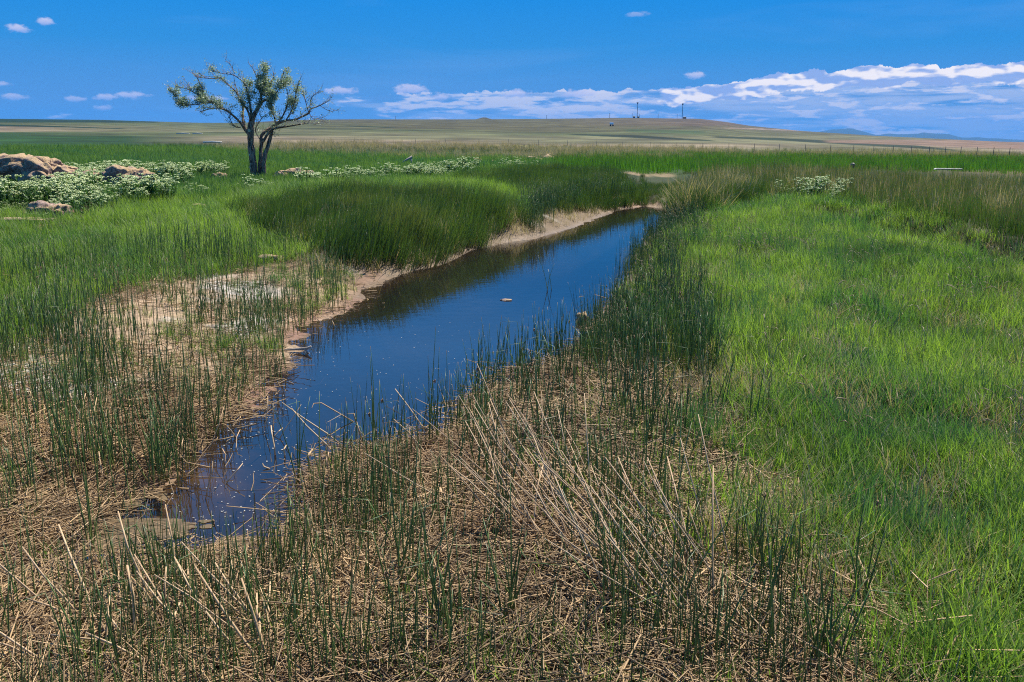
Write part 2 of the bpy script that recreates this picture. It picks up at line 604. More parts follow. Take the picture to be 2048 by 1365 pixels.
# ------------------------------------------------------------------ ground
azs = np.concatenate([np.arange(-180, -44, 4.0), np.arange(-44, 44.01, 0.22), np.arange(48, 180, 4.0)]) * D2R
rs = np.concatenate([[0.4, 0.8, 1.2], np.exp(np.arange(math.log(1.6), math.log(60), 0.0125)), np.exp(np.arange(math.log(60), math.log(1700), 0.02)),
                     np.exp(np.linspace(math.log(1720), math.log(26000), 16))])
A, R = np.meshgrid(azs, rs)
GX, GY = (R * np.sin(A)).ravel(), (R * np.cos(A)).ravel()
GZ = height(GX, GY)
na, nr = len(azs), len(rs)
V = np.concatenate([np.stack([GX, GY, GZ], 1), [[0, 0, float(height(np.array([0.0]), np.array([0.0]))[0])]]])
ii, jj = np.meshgrid(np.arange(nr - 1), np.arange(na), indexing='ij')
j2 = (jj + 1) % na
Q = np.stack([ii * na + jj, ii * na + j2, (ii + 1) * na + j2, (ii + 1) * na + jj], -1).reshape(-1, 4)
Q = Q[:, ::-1]
T = np.stack([np.full(na, na * nr), (np.arange(na) + 1) % na, np.arange(na)], 1)

# soils and fields: own colours of the ground
GRIDX = [-400, 0, 250, 500, 800, 1100, 1400, 1700, 2048, 2500]
dg = (.025, .065, .02); og = (.13, .15, .055); tn = (.34, .26, .16); gn = (.035, .10, .018); pk = (.34, .22, .16)
ob = (.125, .115, .05); br = (.15, .105, .065); tg = (.21, .20, .095); vg = (.04, .11, .012); yt = (.24, .20, .07)
FIELD = [  # rows: y, colours along GRIDX
    (232, [dg, dg, og, ob, ob, ob, br, br, br, br]),
    (244, [dg, dg, og, ob, ob, ob, br, br, br, br]),
    (248, [og, og, og, og, ob, ob, br, br, br, br]),
    (256, [tn, tn, tg, og, ob, ob, ob, br, br, br]),
    (262, [tn, tn, tg, tg, og, ob, og, br, br, br]),
    (268, [gn, gn, og, og, tg, og, og, ob, br, br]),
    (276, [gn, gn, gn, tn, tg, tg, tg, tg, ob, br]),
    (284, [gn, gn, gn, tn, tn, tg, tg, tg, br, br]),
    (292, [gn, gn, gn, og, tn, tn, tn, tg, pk, pk]),
    (304, [gn, gn, gn, gn, gn, og, tg, tg, tn, tn]),
    (314, [gn, gn, gn, gn, gn, gn, gn, vg, og, og]),
    (336, [gn, gn, gn, gn, gn, gn, gn, vg, vg, vg]),
    (346, [gn, gn, gn, gn, gn, gn, gn, gn, yt, yt]),
    (360, [gn, gn, gn, gn, gn, gn, gn, gn, gn, gn])]
pxv, pyv = proj(V)
dv = np.hypot(V[:, 0], V[:, 1])
jy = (fbm(V[:, 0], V[:, 1], 0.02, 4, 5.0) - 0.5) * 5
qx = np.clip(pxv, -399, 2499); qy = np.clip(pyv + jy, 233, 359)
ys = np.array([f[0] for f in FIELD]); tab = np.array([f[1] for f in FIELD])
iy = np.clip(np.searchsorted(ys, qy) - 1, 0, len(ys) - 2); fy = (qy - ys[iy]) / (ys[iy + 1] - ys[iy])
gx = np.array(GRIDX); ix = np.clip(np.searchsorted(gx, qx) - 1, 0, len(gx) - 2); fx = (qx - gx[ix]) / (gx[ix + 1] - gx[ix])
fx = fx[:, None]; fy = sstep(fy, 0.2, 0.8)[:, None]
C = (tab[iy, ix] * (1 - fx) + tab[iy, ix + 1] * fx) * (1 - fy) + (tab[iy + 1, ix] * (1 - fx) + tab[iy + 1, ix + 1] * fx) * fy


def strip(line, th, col, soft=1.0, op=1.0):
    global C
    xs = [p[0] for p in line]; yy = np.interp(pxv, xs, [p[1] for p in line])
    tt = np.interp(pxv, xs, th) if hasattr(th, '__len__') else th
    m = sstep(np.abs(pyv - yy), tt + soft, tt) * sstep(pxv, xs[0] - 1, xs[0] + 25) * (1 - sstep(pxv, xs[-1] - 25, xs[-1] + 1)) * op
    m = (m * (dv > 60))[:, None]
    C = C * (1 - m) + np.array(col) * m


DG = (.014, .04, .016)
strip([(-400, 241), (0, 241.5), (200, 243), (330, 245)], [3.2, 3.2, 2.2, .4], (.02, .055, .022), .8)
strip([(-400, 250), (0, 251), (120, 254), (260, 258)], [1.4, 1.6, 1.0, .4], DG, .6)
strip([(680, 252), (800, 256)], 0.8, DG, .6, .8)
strip([(600, 258), (760, 260)], 0.8, DG, .6, .5)
strip([(1130, 269), (1280, 274), (1440, 283)], [.5, 2.2, .6], DG, .7)
strip([(1415, 274), (1560, 279), (1700, 287), (1830, 294), (1930, 303)], [.8, 2.2, 2.6, 2.6, .6], DG, .7)
strip([(1640, 283), (1800, 285), (2048, 290), (2400, 294)], [1, 4, 7, 9], (.33, .20, .13), 2.5, .8)
strip([(1240, 261), (1420, 266)], [2, 2], (.05, .10, .03), 2, .8)
strip([(1440, 256), (1500, 258), (1620, 262)], [.7, 1, .6], (.42, .30, .22), .6, .8)
strip([(1060, 296), (1250, 297)], [.6, .5], (.45, .42, .15), .6, .7)
strip([(1700, 301), (1790, 303)], [.8, .8], (.55, .5, .38), .5, .8)
strip([(960, 291.5), (1090, 292.5)], [.9, .9], (.42, .40, .12), .6, .8)
mott = fbm(V[:, 0], V[:, 1], 0.09, 5, 8.0)[:, None]
C = np.where((dv > 45)[:, None], C * (0.04 + .80 * mott), C)

# near ground
sdn = sdist(V[:, 0], V[:, 1], SHORE)
n1 = fbm(V[:, 0], V[:, 1], 1.1, 4, 12.0); n2 = fbm(V[:, 0], V[:, 1], 6.0, 4, 3.0)
soil = np.array((.035, .03, .015)); mud = np.array((.30, .21, .13)); pale = np.array((.40, .35, .29)); red = np.array((.20, .115, .075)); deep = np.array((.010, .009, .007))
orange = np.array((.33, .21, .10)); litt = np.array((.10, .068, .04))
near_c = np.tile(soil, (len(V), 1))


def lay(mask, col):
    global near_c
    m = np.clip(mask, 0, 1)[:, None]
    near_c = near_c * (1 - m) + col * m


BARE = [(-500, 520), (0, 545), (180, 560), (330, 530), (560, 510), (620, 505), (700, 520), (900, 495), (1040, 440), (1200, 400), (1350, 400), (1345, 430), (1100, 520), (760, 640), (620, 760), (560, 850), (360, 1000), (-500, 1010)]
LITT = [(-500, 880), (300, 860), (480, 790), (560, 830), (380, 960), (230, 1010), (150, 1110), (580, 1100), (620, 920), (820, 880), (920, 790), (1120, 730), (1240, 600),
        (1300, 620), (1330, 760), (1380, 900), (1420, 1040), (1600, 1160), (1740, 1365), (1760, 1700), (-500, 1700)]
jx = (n1 - .5) * 60; jyy = (n2 - .5) * 40
bare = inpoly(pxv + jx, pyv + jyy, BARE).astype(float) * (dv < 60)
lit_m = inpoly(pxv + jx, pyv + jyy, LITT).astype(float) * (dv < 60)
lay(bare * (1 - .55 * (dv > 13)), mud)
lay(bare * sstep(n1, .48, .6) * sstep(sdn, .25, .7), pale)
lay(lit_m, litt)
lay(sstep(sdn, .55, .1) * sstep(n1, .35, .6) * (dv < 14), red)
lay(sstep(sdn, .32, .05) * (dv >= 12) * (dv < 30), mud * .5)
lay(inpoly(pxv + jx * .3, pyv + jyy * .3, [(1200, 400), (1370, 405), (1370, 425), (1200, 425)]) * 1.0, mud * .8)
for bx, by, br_ in ((1408, 575, .22), (1270, 347, .9), (1325, 352, .7), (1240, 620, .5), (600, 560, .5), (40, 455, .6), (1245, 408, .7), (100, 425, .5)):
    g = ground(bx, by)
    lay(sstep(np.hypot(V[:, 0] - g.x, (V[:, 1] - g.y) * .7), br_ * 1.3, br_ * .6), mud if by > 500 else np.array((.36, .22, .14)))
inw = sstep(-sdn, -.02, .05)
shal = orange * (0.35 + .8 * n2[:, None]) * np.where(dv > 6.2, .45, 1.0)[:, None]
lay(inw, np.array((.3, .19, .10)))
near_c = np.where((inw > .5)[:, None], shal, near_c)
lay(np.where(dv > 6.5, sstep(-sdn, .0, .3), sstep(-sdn, .12, .7)), deep)
t_ = sstep(dv, 38, 58)[:, None]
C = near_c * (1 - t_) + C * t_
me = mesh_np('ground', V, [Q, T[:, ::-1]], smooth=True)
ca = me.color_attributes.new('soil', 'FLOAT_COLOR', 'POINT')
ca.data.foreach_set('color', np.concatenate([C, np.ones((len(C), 1))], 1).astype(np.float32).ravel())
wet = sstep(sdn, .35, .0) * (dv < 60)
fattr(me, 'wet', wet)
m, t = new_mat('soil')
out = t.n('ShaderNodeOutputMaterial'); b = t.n('ShaderNodeBsdfPrincipled')
vc = t.n('ShaderNodeVertexColor', layer_name='soil').outputs[0]
pos = t.n('ShaderNodeNewGeometry').outputs['Position']
f1 = t.noise(pos, 9.0, 6, 0.65); f2 = t.noise(pos, 60.0, 4, 0.6); f3 = t.noise(pos, 0.25, 5, 0.6)
k = t.math('ADD', t.math('MULTIPLY', f1, 0.7), t.math('ADD', t.math('MULTIPLY', f2, 0.5), t.math('MULTIPLY', f3, 0.4)))
kk = t.ss(k, 0.35, 1.25, 0.45, 1.5)
sc = t.n('ShaderNodeVectorMath', operation='SCALE'); t.put(sc.inputs[0], vc); t.put(sc.inputs['Scale'], kk)
t.put(b.inputs['Base Color'], sc.outputs[0])
wa = attr(t, 'wet')
t.put(b.inputs['Roughness'], t.ss(wa, 0, 1, 0.9, 0.45))
b.inputs['Specular IOR Level'].default_value = 0.12
bp = t.n('ShaderNodeBump'); bp.inputs['Strength'].default_value = 0.7; bp.inputs['Distance'].default_value = 0.03
t.put(bp.inputs['Height'], t.math('ADD', f1, t.math('MULTIPLY', f2, 0.3))); t.put(b.inputs['Normal'], bp.outputs[0])
t.put(out.inputs[0], b.outputs[0])
me.materials.append(m)
tag(link('ground', me), kind='structure')

# ------------------------------------------------------------------ water


def water_sheet(name, poly, grow):
    c = np.mean(poly, 0)
    xs = [p[0] for p in poly]; ysx = [p[1] for p in poly]
    V = []; 
    x0, x1, y0, y1 = min(xs) - grow, max(xs) + grow, min(ysx) - grow, max(ysx) + grow
    # a level sheet slightly wider than the shoreline; the banks rise through it
    X, Y = np.meshgrid(np.linspace(x0, x1, 120), np.linspace(y0, y1, 260))
    s_ = sdist(X.ravel(), Y.ravel(), poly).reshape(X.shape)
    keep = s_ < grow
    nx = X.shape[1]
    i, j = np.nonzero(keep[:-1, :-1] & keep[1:, :-1] & keep[:-1, 1:] & keep[1:, 1:])
    Qw = np.stack([i * nx + j, i * nx + j + 1, (i + 1) * nx + j + 1, (i + 1) * nx + j], 1)
    used, inv = np.unique(Qw, return_inverse=True)
    P = np.stack([X.ravel(), Y.ravel(), np.zeros(X.size)], 1)[used]
    me = mesh_np(name, P, inv.reshape(-1, 4).astype(np.int32), smooth=True)
    return me


m, t = new_mat('pond_water')
out = t.n('ShaderNodeOutputMaterial')
pos = t.n('ShaderNodeNewGeometry').outputs['Position']
bp = t.n('ShaderNodeBump'); bp.inputs['Strength'].default_value = 0.10; bp.inputs['Distance'].default_value = 0.01
t.put(bp.inputs['Height'], t.math('ADD', t.noise(pos, 7.0, 2, 0.5), t.math('MULTIPLY', t.noise(pos, 1.3, 2, .5), 2.0)))
gl = t.n('ShaderNodeBsdfGlossy'); gl.inputs['Roughness'].default_value = 0.015
t.put(gl.inputs['Normal'], bp.outputs[0])
tp = t.n('ShaderNodeBsdfTransparent'); tp.inputs[0].default_value = c3(.42, .38, .30)
df = t.n('ShaderNodeBsdfDiffuse'); df.inputs[0].default_value = c3(.04, .045, .06)
mb_ = t.n('ShaderNodeMixShader'); mb_.inputs[0].default_value = .09
t.put(mb_.inputs[1], tp.outputs[0]); t.put(mb_.inputs[2], df.outputs[0])
fr = t.n('ShaderNodeFresnel'); fr.inputs[0].default_value = 1.6
t.put(fr.inputs['Normal'], bp.outputs[0])
mx = t.n('ShaderNodeMixShader')
t.put(mx.inputs[0], fr.outputs[0]); t.put(mx.inputs[1], mb_.outputs[0]); t.put(mx.inputs[2], gl.outputs[0])
t.put(out.inputs[0], mx.outputs[0])
WATER = m
o = link('water', water_sheet('water', SHORE, 0.35)); o.data.materials.append(WATER); tag(o, kind='structure')
o = link('pool_water', water_sheet('pool_water', POOL2, 0.3)); o.data.materials.append(WATER); tag(o, kind='structure')

# ------------------------------------------------------------------ far mountains
prof = [(900, 280), (1400, 262), (1480, 258), (1530, 256), (1560, 255), (1600, 262), (1635, 261), (1660, 256), (1690, 254), (1720, 258), (1755, 267), (1800, 266), (1845, 263), (1890, 264),
        (1925, 272), (1960, 272), (2000, 274), (2048, 277), (2150, 270), (2300, 276), (2600, 284)]
MD = 11000.0
V, Qm = [], []
xs = np.linspace(900, 2600, 260)
rows = 9
for k, px in enumerate(xs):
    py = np.interp(px, [p[0] for p in prof], [p[1] for p in prof])
    v = ray(px, py); hd = v[:2] / np.hypot(v[0], v[1]); te = v[2] / np.hypot(v[0], v[1])
    for r_ in range(rows):
        f = r_ / (rows - 1)
        dd = MD - 1500 + 3000 * f
        hh = max(0.0, te * MD + EYE + 12 * mnoise.noise(Vector((k * .17, 3.1, 0)))) * math.sin(math.pi * f) ** 0.8
        hh *= 1 + 0.25 * mnoise.noise(Vector((k * .25, r_ * .8, 0))) * (1 if r_ != 4 else 0.1)
        V.append((hd[0] * dd, hd[1] * dd, hh - 20))
for k in range(len(xs) - 1):
    for r_ in range(rows - 1):
        a = k * rows + r_
        Qm.append((a, a + rows, a + rows + 1, a + 1))
me = mesh_np('mountains', V, np.array(Qm, np.int32), smooth=True)
m, t = new_mat('far_forest')
out = t.n('ShaderNodeOutputMaterial'); b = t.n('ShaderNodeBsdfPrincipled')
pos = t.n('ShaderNodeNewGeometry').outputs['Position']
t.put(b.inputs['Base Color'], t.mix(t.noise(pos, .002, 5, .6), c3(.008, .03, .03), c3(.025, .045, .04)))
b.inputs['Roughness'].default_value = 1.0
t.put(out.inputs[0], b.outputs[0])
me.materials.append(m)
tag(link('mountains', me), kind='structure')

# the air between: far things fade to blue
bm = bmesh.new(); bmesh.ops.create_cube(bm, size=1.0)
me = bpy.data.meshes.new('haze'); bm.to_mesh(me); bm.free()
hz = link('haze', me, loc=(0, 0, 110), scale=(26000, 26000, 380))
m, t = new_mat('haze')
out = t.n('ShaderNodeOutputMaterial'); pv = t.n('ShaderNodeVolumePrincipled')
pv.inputs['Color'].default_value = c3(.03, .34, .82)
pv.inputs['Density'].default_value = 0.00006
pv.inputs['Anisotropy'].default_value = 0.0
t.put(out.inputs['Volume'], pv.outputs[0])
me.materials.append(m)
tag(hz, kind='stuff')
#HAZE_END

# ------------------------------------------------------------------ plants: materials
M_mead = veg_mat('meadow_grass', (.030, .080, .010), (.25, .35, .055), root=(.09, .075, .03), trans=.42, patch=(.06, .14, .035), patch_sc=.55)
M_past = veg_mat('pasture_green', (.030, .085, .018), (.17, .26, .055), root=(.06, .07, .02), trans=.4, patch=(.05, .13, .05), patch_sc=.12)
M_viv = veg_mat('marsh_green', (.020, .070, .010), (.10, .22, .022), root=(.10, .20, .02), trans=.4, tip=(.12, .10, .05), tipstart=.8)
M_dark = veg_mat('dark_sedge', (.012, .034, .008), (.105, .165, .03), root=(.06, .05, .02), trans=.28, patch=(.12, .14, .035), patch_sc=.8)
M_blue = veg_mat('blue_grass', (.045, .11, .035), (.15, .25, .08), root=(.05, .07, .03), trans=.3)
M_tan = veg_mat('dry_grass', (.22, .15, .08), (.48, .38, .22), root=(.2, .14, .08), trans=.25)
M_stem = veg_mat('bulrush_green', (.018, .055, .022), (.13, .21, .045), root=(.30, .27, .07), tip=(.12, .07, .03), tipstart=.93, trans=.12, rough=.4, spec=.4)
M_stemo = veg_mat('bulrush_green_single', (.018, .055, .022), (.13, .21, .045), root=(.30, .27, .07), tip=(.12, .07, .03), tipstart=.93, trans=.12, rough=.4, spec=.4, instanced=False)
M_straw = veg_mat('dead_straw', (.05, .03, .016), (.53, .35, .17), trans=0.0, patch=(.23, .14, .065), patch_sc=1.2, rough=.6)
M_strawo = veg_mat('dead_straw_single', (.32, .19, .09), (.50, .35, .20), trans=0.0, rough=.6, instanced=False)
M_reedtop = veg_mat('brown_topped_reed', (.035, .075, .013), (.11, .16, .03), root=(.03, .045, .012), tip=(.19, .12, .08), tipstart=.72, trans=.3)
M_flow = veg_mat('cress_bloom', (.38, .47, .14), (.84, .84, .52), trans=.2, rough=.8)
M_flowl = veg_mat('cress_leaf', (.035, .095, .02), (.09, .17, .045), trans=.3)
M_flowo = veg_mat('cress_bloom_single', (.38, .47, .14), (.84, .84, .52), trans=.2, rough=.8, instanced=False)
M_flowlo = veg_mat('cress_leaf_single', (.035, .095, .02), (.09, .17, .045), trans=.3, instanced=False)
M_spike = veg_mat('spikelet_brown', (.10, .05, .025), (.22, .13, .06), trans=0, instanced=False)
R = random.random
U = random.uniform


def tuft(name, n, h, spread, wd, mat, lean=.25, bend=.6, seg=3, hv=.45):
    mb = MB()
    for _ in range(n):
        a = U(0, 6.283); q = spread * math.sqrt(R())
        mb.blade((q * math.cos(a), q * math.sin(a), -.02), h * U(1 - hv, 1 + hv * .5), wd * U(.7, 1.2), U(0, 6.283), abs(random.gauss(0, lean)), U(0, bend), R(), seg)
    return proto(mb.mesh(name, [mat]))


def stem_pts(h, lean, kink=None):
    a = U(0, 6.28); pts = []
    x = z = 0.0; ang = U(0, lean); b = random.gauss(0, .10)
    n = 6
    for i in range(n + 1):
        pts.append((x * math.cos(a), x * math.sin(a), z))
        x += math.sin(ang) * h / n; z += math.cos(ang) * h / n; ang += b / n
        if kink and i == kink: ang += U(.7, 1.6)
    return pts


def stem_into(mb, h, rad, lean=.12, off=(0, 0), kink=None, sides=4, spike=True, r=None):
    pts = [(p[0] + off[0], p[1] + off[1], p[2] - .03) for p in stem_pts(h, lean, kink)]
    n = len(pts)
    mb.tube(pts, [rad * (1 - .75 * (i / (n - 1)) ** 1.5) for i in range(n)], sides, R() if r is None else r)
    return pts


def reed_clump(name, n, h, spread, rad, mat, lean=.12):
    mb = MB()
    for _ in range(n):
        a = U(0, 6.283); q = spread * math.sqrt(R())
        stem_into(mb, h * U(.55, 1.1), rad, lean, (q * math.cos(a), q * math.sin(a)), None if R() > .06 else random.choice([3, 4]), 3)
    return proto(mb.mesh(name, [mat]))


P_mead = [tuft('meadow_tuft', 26, .20, .10, .0058, M_mead, .42, 1.3, 3, .6) for _ in range(7)]
P_meadf = [tuft('pasture_tuft', 30, .26, .20, .013, M_past, .25, .7, 2) for _ in range(5)]
P_viv = [tuft('marsh_tuft', 30, .30, .20, .013, M_viv, .15, .5, 2) for _ in range(5)]
P_blue = [tuft('blue_tuft', 22, .30, .10, .008, M_blue, .22, .7) for _ in range(4)]
P_dark = [tuft('sedge_tuft', 34, .52, .20, .010, M_dark, .16, .7) for _ in range(6)]
P_dry = [tuft('dry_tuft', 22, .34, .16, .008, M_tan, .22, .6) for _ in range(4)]
P_dryl = [tuft('dry_tuft_low', 12, .17, .08, .005, M_tan, .6, 1.2) for _ in range(4)]
P_reed = [reed_clump('reed_stems', 7, .62, .13, .0036, M_stem, .16) for _ in range(7)]
P_deadr = [reed_clump('dead_stem_pair', 2, .5, .06, .0038, M_straw, .35) for _ in range(6)]
P_reed1 = [reed_clump('reed_stem_pair', 2, .62, .09, .0043, M_stem, .16) for _ in range(7)]
P_rtop = [tuft('brown_reed_tuft', 22, 1.0, .28, .016, M_reedtop, .10, .35) for _ in range(5)]


def straw_mat(name, n, mat, ln=(.08, .38), spread=.16, up=.14, rad=.0029, zt=.05):
    mb = MB()
    for _ in range(n):
        L = U(*ln); a = U(0, 6.283)
        if R() < .5: a = random.gauss(2.6, .5)
        cx, cy = random.gauss(0, spread), random.gauss(0, spread)
        pz = U(.0, zt); tilt = random.gauss(0, up)
        k = U(-1.1, 1.1) if R() < .45 else U(-.15, .15)
        pts = []
        x, y, z = cx - math.cos(a) * L / 2, cy - math.sin(a) * L / 2, pz - math.sin(tilt) * L / 2 * .6
        for i in range(3):
            pts.append((x, y, max(z, .002)))
            aa = a + (k if i else 0)
            x += math.cos(aa) * L / 2; y += math.sin(aa) * L / 2; z += math.sin(tilt) * L / 2 * .6 + (abs(tilt) * .03)
        mb.tube(pts, [rad * U(.6, 1.2)] * 2 + [rad * U(.4, 1.)], 3, R(), cap=False)
    return proto(mb.mesh(name, [mat]))


P_straw = [straw_mat('straw_litter_piece', 34, M_straw) for _ in range(8)]
P_straws = [straw_mat('short_straw_piece', 26, M_straw, (.03, .14), .14, .12, .003, .03) for _ in range(4)]


def cress_parts(n=8, h=.34, spread=.16):
    fl, lf = MB(), MB()
    for _ in range(n):
        a = U(0, 6.283); q = spread * math.sqrt(R()); hh = h * U(.7, 1.1)
        bx, by = q * .4 * math.cos(a), q * .4 * math.sin(a); tx, ty = q * math.cos(a), q * math.sin(a)
        lf.tube([(bx, by, -.02), ((bx + tx) / 2, (by + ty) / 2, hh * .55), (tx, ty, hh)], [.004, .003, .002], 3, R(), cap=False)
        for k in range(9):
            f = U(.15, .95)
            lf.blade((bx + (tx - bx) * f, by + (ty - by) * f, hh * f), U(.05, .085), .022, U(0, 6.283), U(.5, 1.2), .5, R(), 2)
        for k in range(7):
            b_ = U(0, 6.283); g = .042 * math.sqrt(R())
            fl.blob((tx + g * math.cos(b_), ty + g * math.sin(b_), hh + .015 - g * g * 6 + U(-.004, .006)), U(.009, .015), .008, R())
    return fl, lf


def cress_proto(n, h, spread):
    fl, lf = cress_parts(n, h, spread)
    mb = MB()
    me_ = lf.mesh('cress', [M_flowl, M_flow])
    V = lf.V + fl.V; A_ = lf.a + fl.a; Rr = lf.r + fl.r; o_ = len(lf.V)
    Fq = [np.array(lf.Q, np.int32), np.array(lf.T, np.int32), np.array(fl.T, np.int32) + o_]
    me = mesh_np('cress', V, Fq, [M_flowl, M_flow]); fattr(me, 'along', A_); fattr(me, 'rnd', Rr)
    mi = np.zeros(len(me.polygons), np.int32); mi[-len(fl.T):] = 1
    me.polygons.foreach_set('material_index', mi)
    return proto(me)


P_cress = [cress_proto(9, .34, .17) for _ in range(5)]

# ------------------------------------------------------------------ plants: where they grow
Z_RIGHT = [(1300, 520), (1360, 470), (1400, 425), (1500, 402), (1640, 398), (1760, 418), (1880, 448), (2048, 500), (2500, 560), (2700, 1800), (1800, 1700), (1680, 1330),
           (1560, 1180), (1420, 1090), (1370, 960), (1340, 830), (1290, 700), (1250, 600)]
Z_LEFT = [(-600, 410), (0, 432), (150, 440), (350, 425), (470, 410), (560, 470), (620, 505), (560, 535), (420, 545), (300, 560), (180, 615), (60, 680), (-600, 740)]
Z_MIDL = [(-600, 400), (-600, 298), (0, 294), (400, 298), (560, 312), (1000, 320), (1150, 328), (1120, 340), (900, 372), (700, 385), (480, 400), (200, 425), (0, 430)]
Z_M1LIGHT = [(470, 412), (560, 392), (650, 384), (850, 378), (980, 383), (1075, 402), (1040, 432), (1000, 415), (860, 402), (650, 404), (560, 415)]
Z_M1 = [(460, 425), (560, 478), (640, 516), (700, 540), (790, 534), (900, 506), (980, 477), (1050, 449), (1040, 430), (980, 412), (850, 400), (650, 403), (540, 412)]
Z_M2 = [(900, 368), (1010, 392), (1080, 425), (1200, 425), (1290, 408), (1285, 385), (1260, 372), (1200, 350), (1050, 345)]
Z_RB = [(1225, 610), (1240, 545), (1270, 500), (1300, 460), (1340, 425), (1390, 420), (1400, 470), (1370, 530), (1400, 560), (1460, 700), (1450, 860), (1330, 900), (1240, 800), (1160, 720), (1180, 650)]
Z_PEN = [(870, 790), (940, 770), (1000, 735), (1160, 690), (1250, 800), (1400, 900), (1450, 1080), (1600, 1180), (1700, 1400), (1800, 1900), (-300, 1900), (-300, 1180), (100, 1150), (560, 1140), (600, 960), (700, 890)]
Z_LSP = [(-400, 560), (100, 540), (300, 500), (560, 490), (720, 560), (700, 610), (590, 680), (560, 770), (480, 850), (350, 980), (180, 1060), (-400, 1120)]
Z_BACK = [(1060, 470), (1100, 440), (1180, 420), (1230, 405), (1300, 402), (1290, 392), (1200, 385), (1040, 420)]
Z_BACK2 = [(1270, 412), (1400, 412), (1400, 384), (1280, 384)]
Z_BACK3 = [(1180, 362), (1200, 350), (1400, 350), (1400, 360), (1290, 360)]
Z_RREED = [(1390, 425), (1392, 390), (1400, 352), (1560, 345), (1700, 352), (2048, 372), (2500, 395), (2500, 600), (2048, 512), (1900, 470), (1760, 425), (1640, 405), (1480, 398), (1420, 425)]
Z_VIV = [(1100, 330), (1150, 318), (1400, 314), (2500, 330), (2500, 352), (2048, 346), (1600, 340), (1350, 350), (1150, 345)]
Z_DRY = [(420, 302), (560, 287), (800, 289), (1100, 298), (1700, 308), (2500, 324), (2500, 332), (1600, 322), (1150, 326), (900, 326), (560, 318)]
Z_CRESS = [(-400, 398), (-20, 398), (60, 398), (120, 396), (140, 384), (200, 386), (215, 394), (315, 392), (330, 376), (440, 378), (600, 374), (760, 357), (900, 350), (940, 358), (800, 369), (620, 382), (480, 392), (330, 405),
           (290, 415), (170, 435), (70, 440), (-400, 450)]
Z_CRESS2 = [(880, 342), (960, 330), (1040, 326), (1110, 326), (1170, 338), (1100, 342), (980, 348)]
Z_CRESS3 = [(120, 376), (150, 360), (260, 350), (480, 350), (490, 360), (300, 368)]
Z_CRESS4 = [(1540, 402), (1560, 388), (1620, 382), (1700, 388), (1690, 405), (1620, 410)]
FRINGE = [tuple(at(a, b, .3)) for a, b in [(1250, 600), (1290, 700), (1340, 830), (1370, 960), (1420, 1090), (1560, 1180), (1680, 1330), (1760, 1500)]]


def rots(n, lean=.08, wind=(0, 0)):
    return np.stack([RNG.normal(0, lean, n) + wind[1], RNG.normal(0, lean, n) + wind[0], RNG.random(n) * 6.283], 1)


def plant(name, protos, x, y, s, label, cat, lean=.08, sink=0.0, wind=(0, 0), tint=None, minz=None):
    z = height(x, y)
    if minz is not None:
        k = z > minz; x, y, z, s = x[k], y[k], z[k], s[k]
        if tint is not None: tint = tint[k]
    n = len(x)
    r = rots(n, lean)
    if wind[0]:
        # lean downwind: keep the yaw free by turning the lean vector back into the tuft's frame is not needed, the meshes are round
        r[:, 1] += wind[0]; r[:, 2] = RNG.random(n) * .5 - .25
    if tint is None:
        tint = np.clip(fbm(x, y, .9, 3, 70.0) * 1.6 - .4 + RNG.normal(0, .15, n), 0, 1)
    return scatter(name, protos, np.stack([x, y, z - sink], 1), r, s, RNG.integers(0, len(protos), n), tint, label, cat)


def pick(N, d0, d1, power, polys, jit=14, dens=None, a0=-38, a1=38):
    x, y, d = candidates(N, d0, d1, power, a0, a1)
    z = height(x, y)
    k = zone(x, y, z, polys, jit)
    x, y, d, z = x[k], y[k], d[k], z[k]
    if dens is not None:
        k = RNG.random(len(x)) < dens(x, y, d)
        x, y, d = x[k], y[k], d[k]
    return x, y, d


MUDEND = [(150, 1060), (240, 1000), (380, 960), (600, 990), (600, 1070), (590, 1120), (430, 1165), (200, 1165), (50, 1140)]


def not_mud(x, y, keep=.12):
    px, py = proj(np.stack([x, y, np.zeros(len(x))], 1))
    px = px + (fbm(x, y, 3.0, 3, 5.) - .5) * 120
    py = py + (fbm(x, y, 3.0, 3, 15.) - .5) * 60
    return ~inpoly(px, py, MUDEND) | (RNG.random(len(x)) < keep)


def dry_land(x, y, m=0.05):
    return sdist(x, y, SHORE) > m


# meadow right
x, y, d = pick(62000, 2.4, 30, 1.35, [Z_RIGHT], dens=lambda x, y, d: (.34 + .66 * sstep(fbm(x, y, 2.4, 3, 71.), .36, .56)) * (.18 + .82 * sstep(segdist(x, y, FRINGE, False) + (fbm(x, y, 1.5, 3, 7.) - .5) * 1.6, .1, 1.1))); k = dry_land(x, y); x, y, d = x[k], y[k], d[k]
hh = .40 + 1.05 * fbm(x, y, 1.3, 4, 40.0)
plant('meadow_grass', P_mead, x, y, hh * (1 + np.clip(d - 6, 0, 30) * .035) * RNG.uniform(.7, 1.35, len(x)), 'bright green grass covering the right bank meadow', 'grass')
x, y, d = pick(9000, 4.2, 30, 1.1, [Z_RIGHT], dens=lambda x, y, d: sstep(fbm(x, y, .55, 3, 90.0), .5, .62))
plant('bluish_grass', P_blue, x, y, RNG.uniform(.7, 1.2, len(x)) * (1 + d * .01), 'bluish green taller grass patches in the right meadow', 'grass')
x, y, d = pick(26000, 2.4, 25, 1.3, [Z_RIGHT], dens=lambda x, y, d: .22 + .8 * sstep(fbm(x, y, .8, 3, 20.0), .52, .62))
plant('dry_meadow_blades', P_dryl, x, y, RNG.uniform(.9, 1.7, len(x)), 'scattered straw coloured dead blades in the right meadow', 'dry grass')
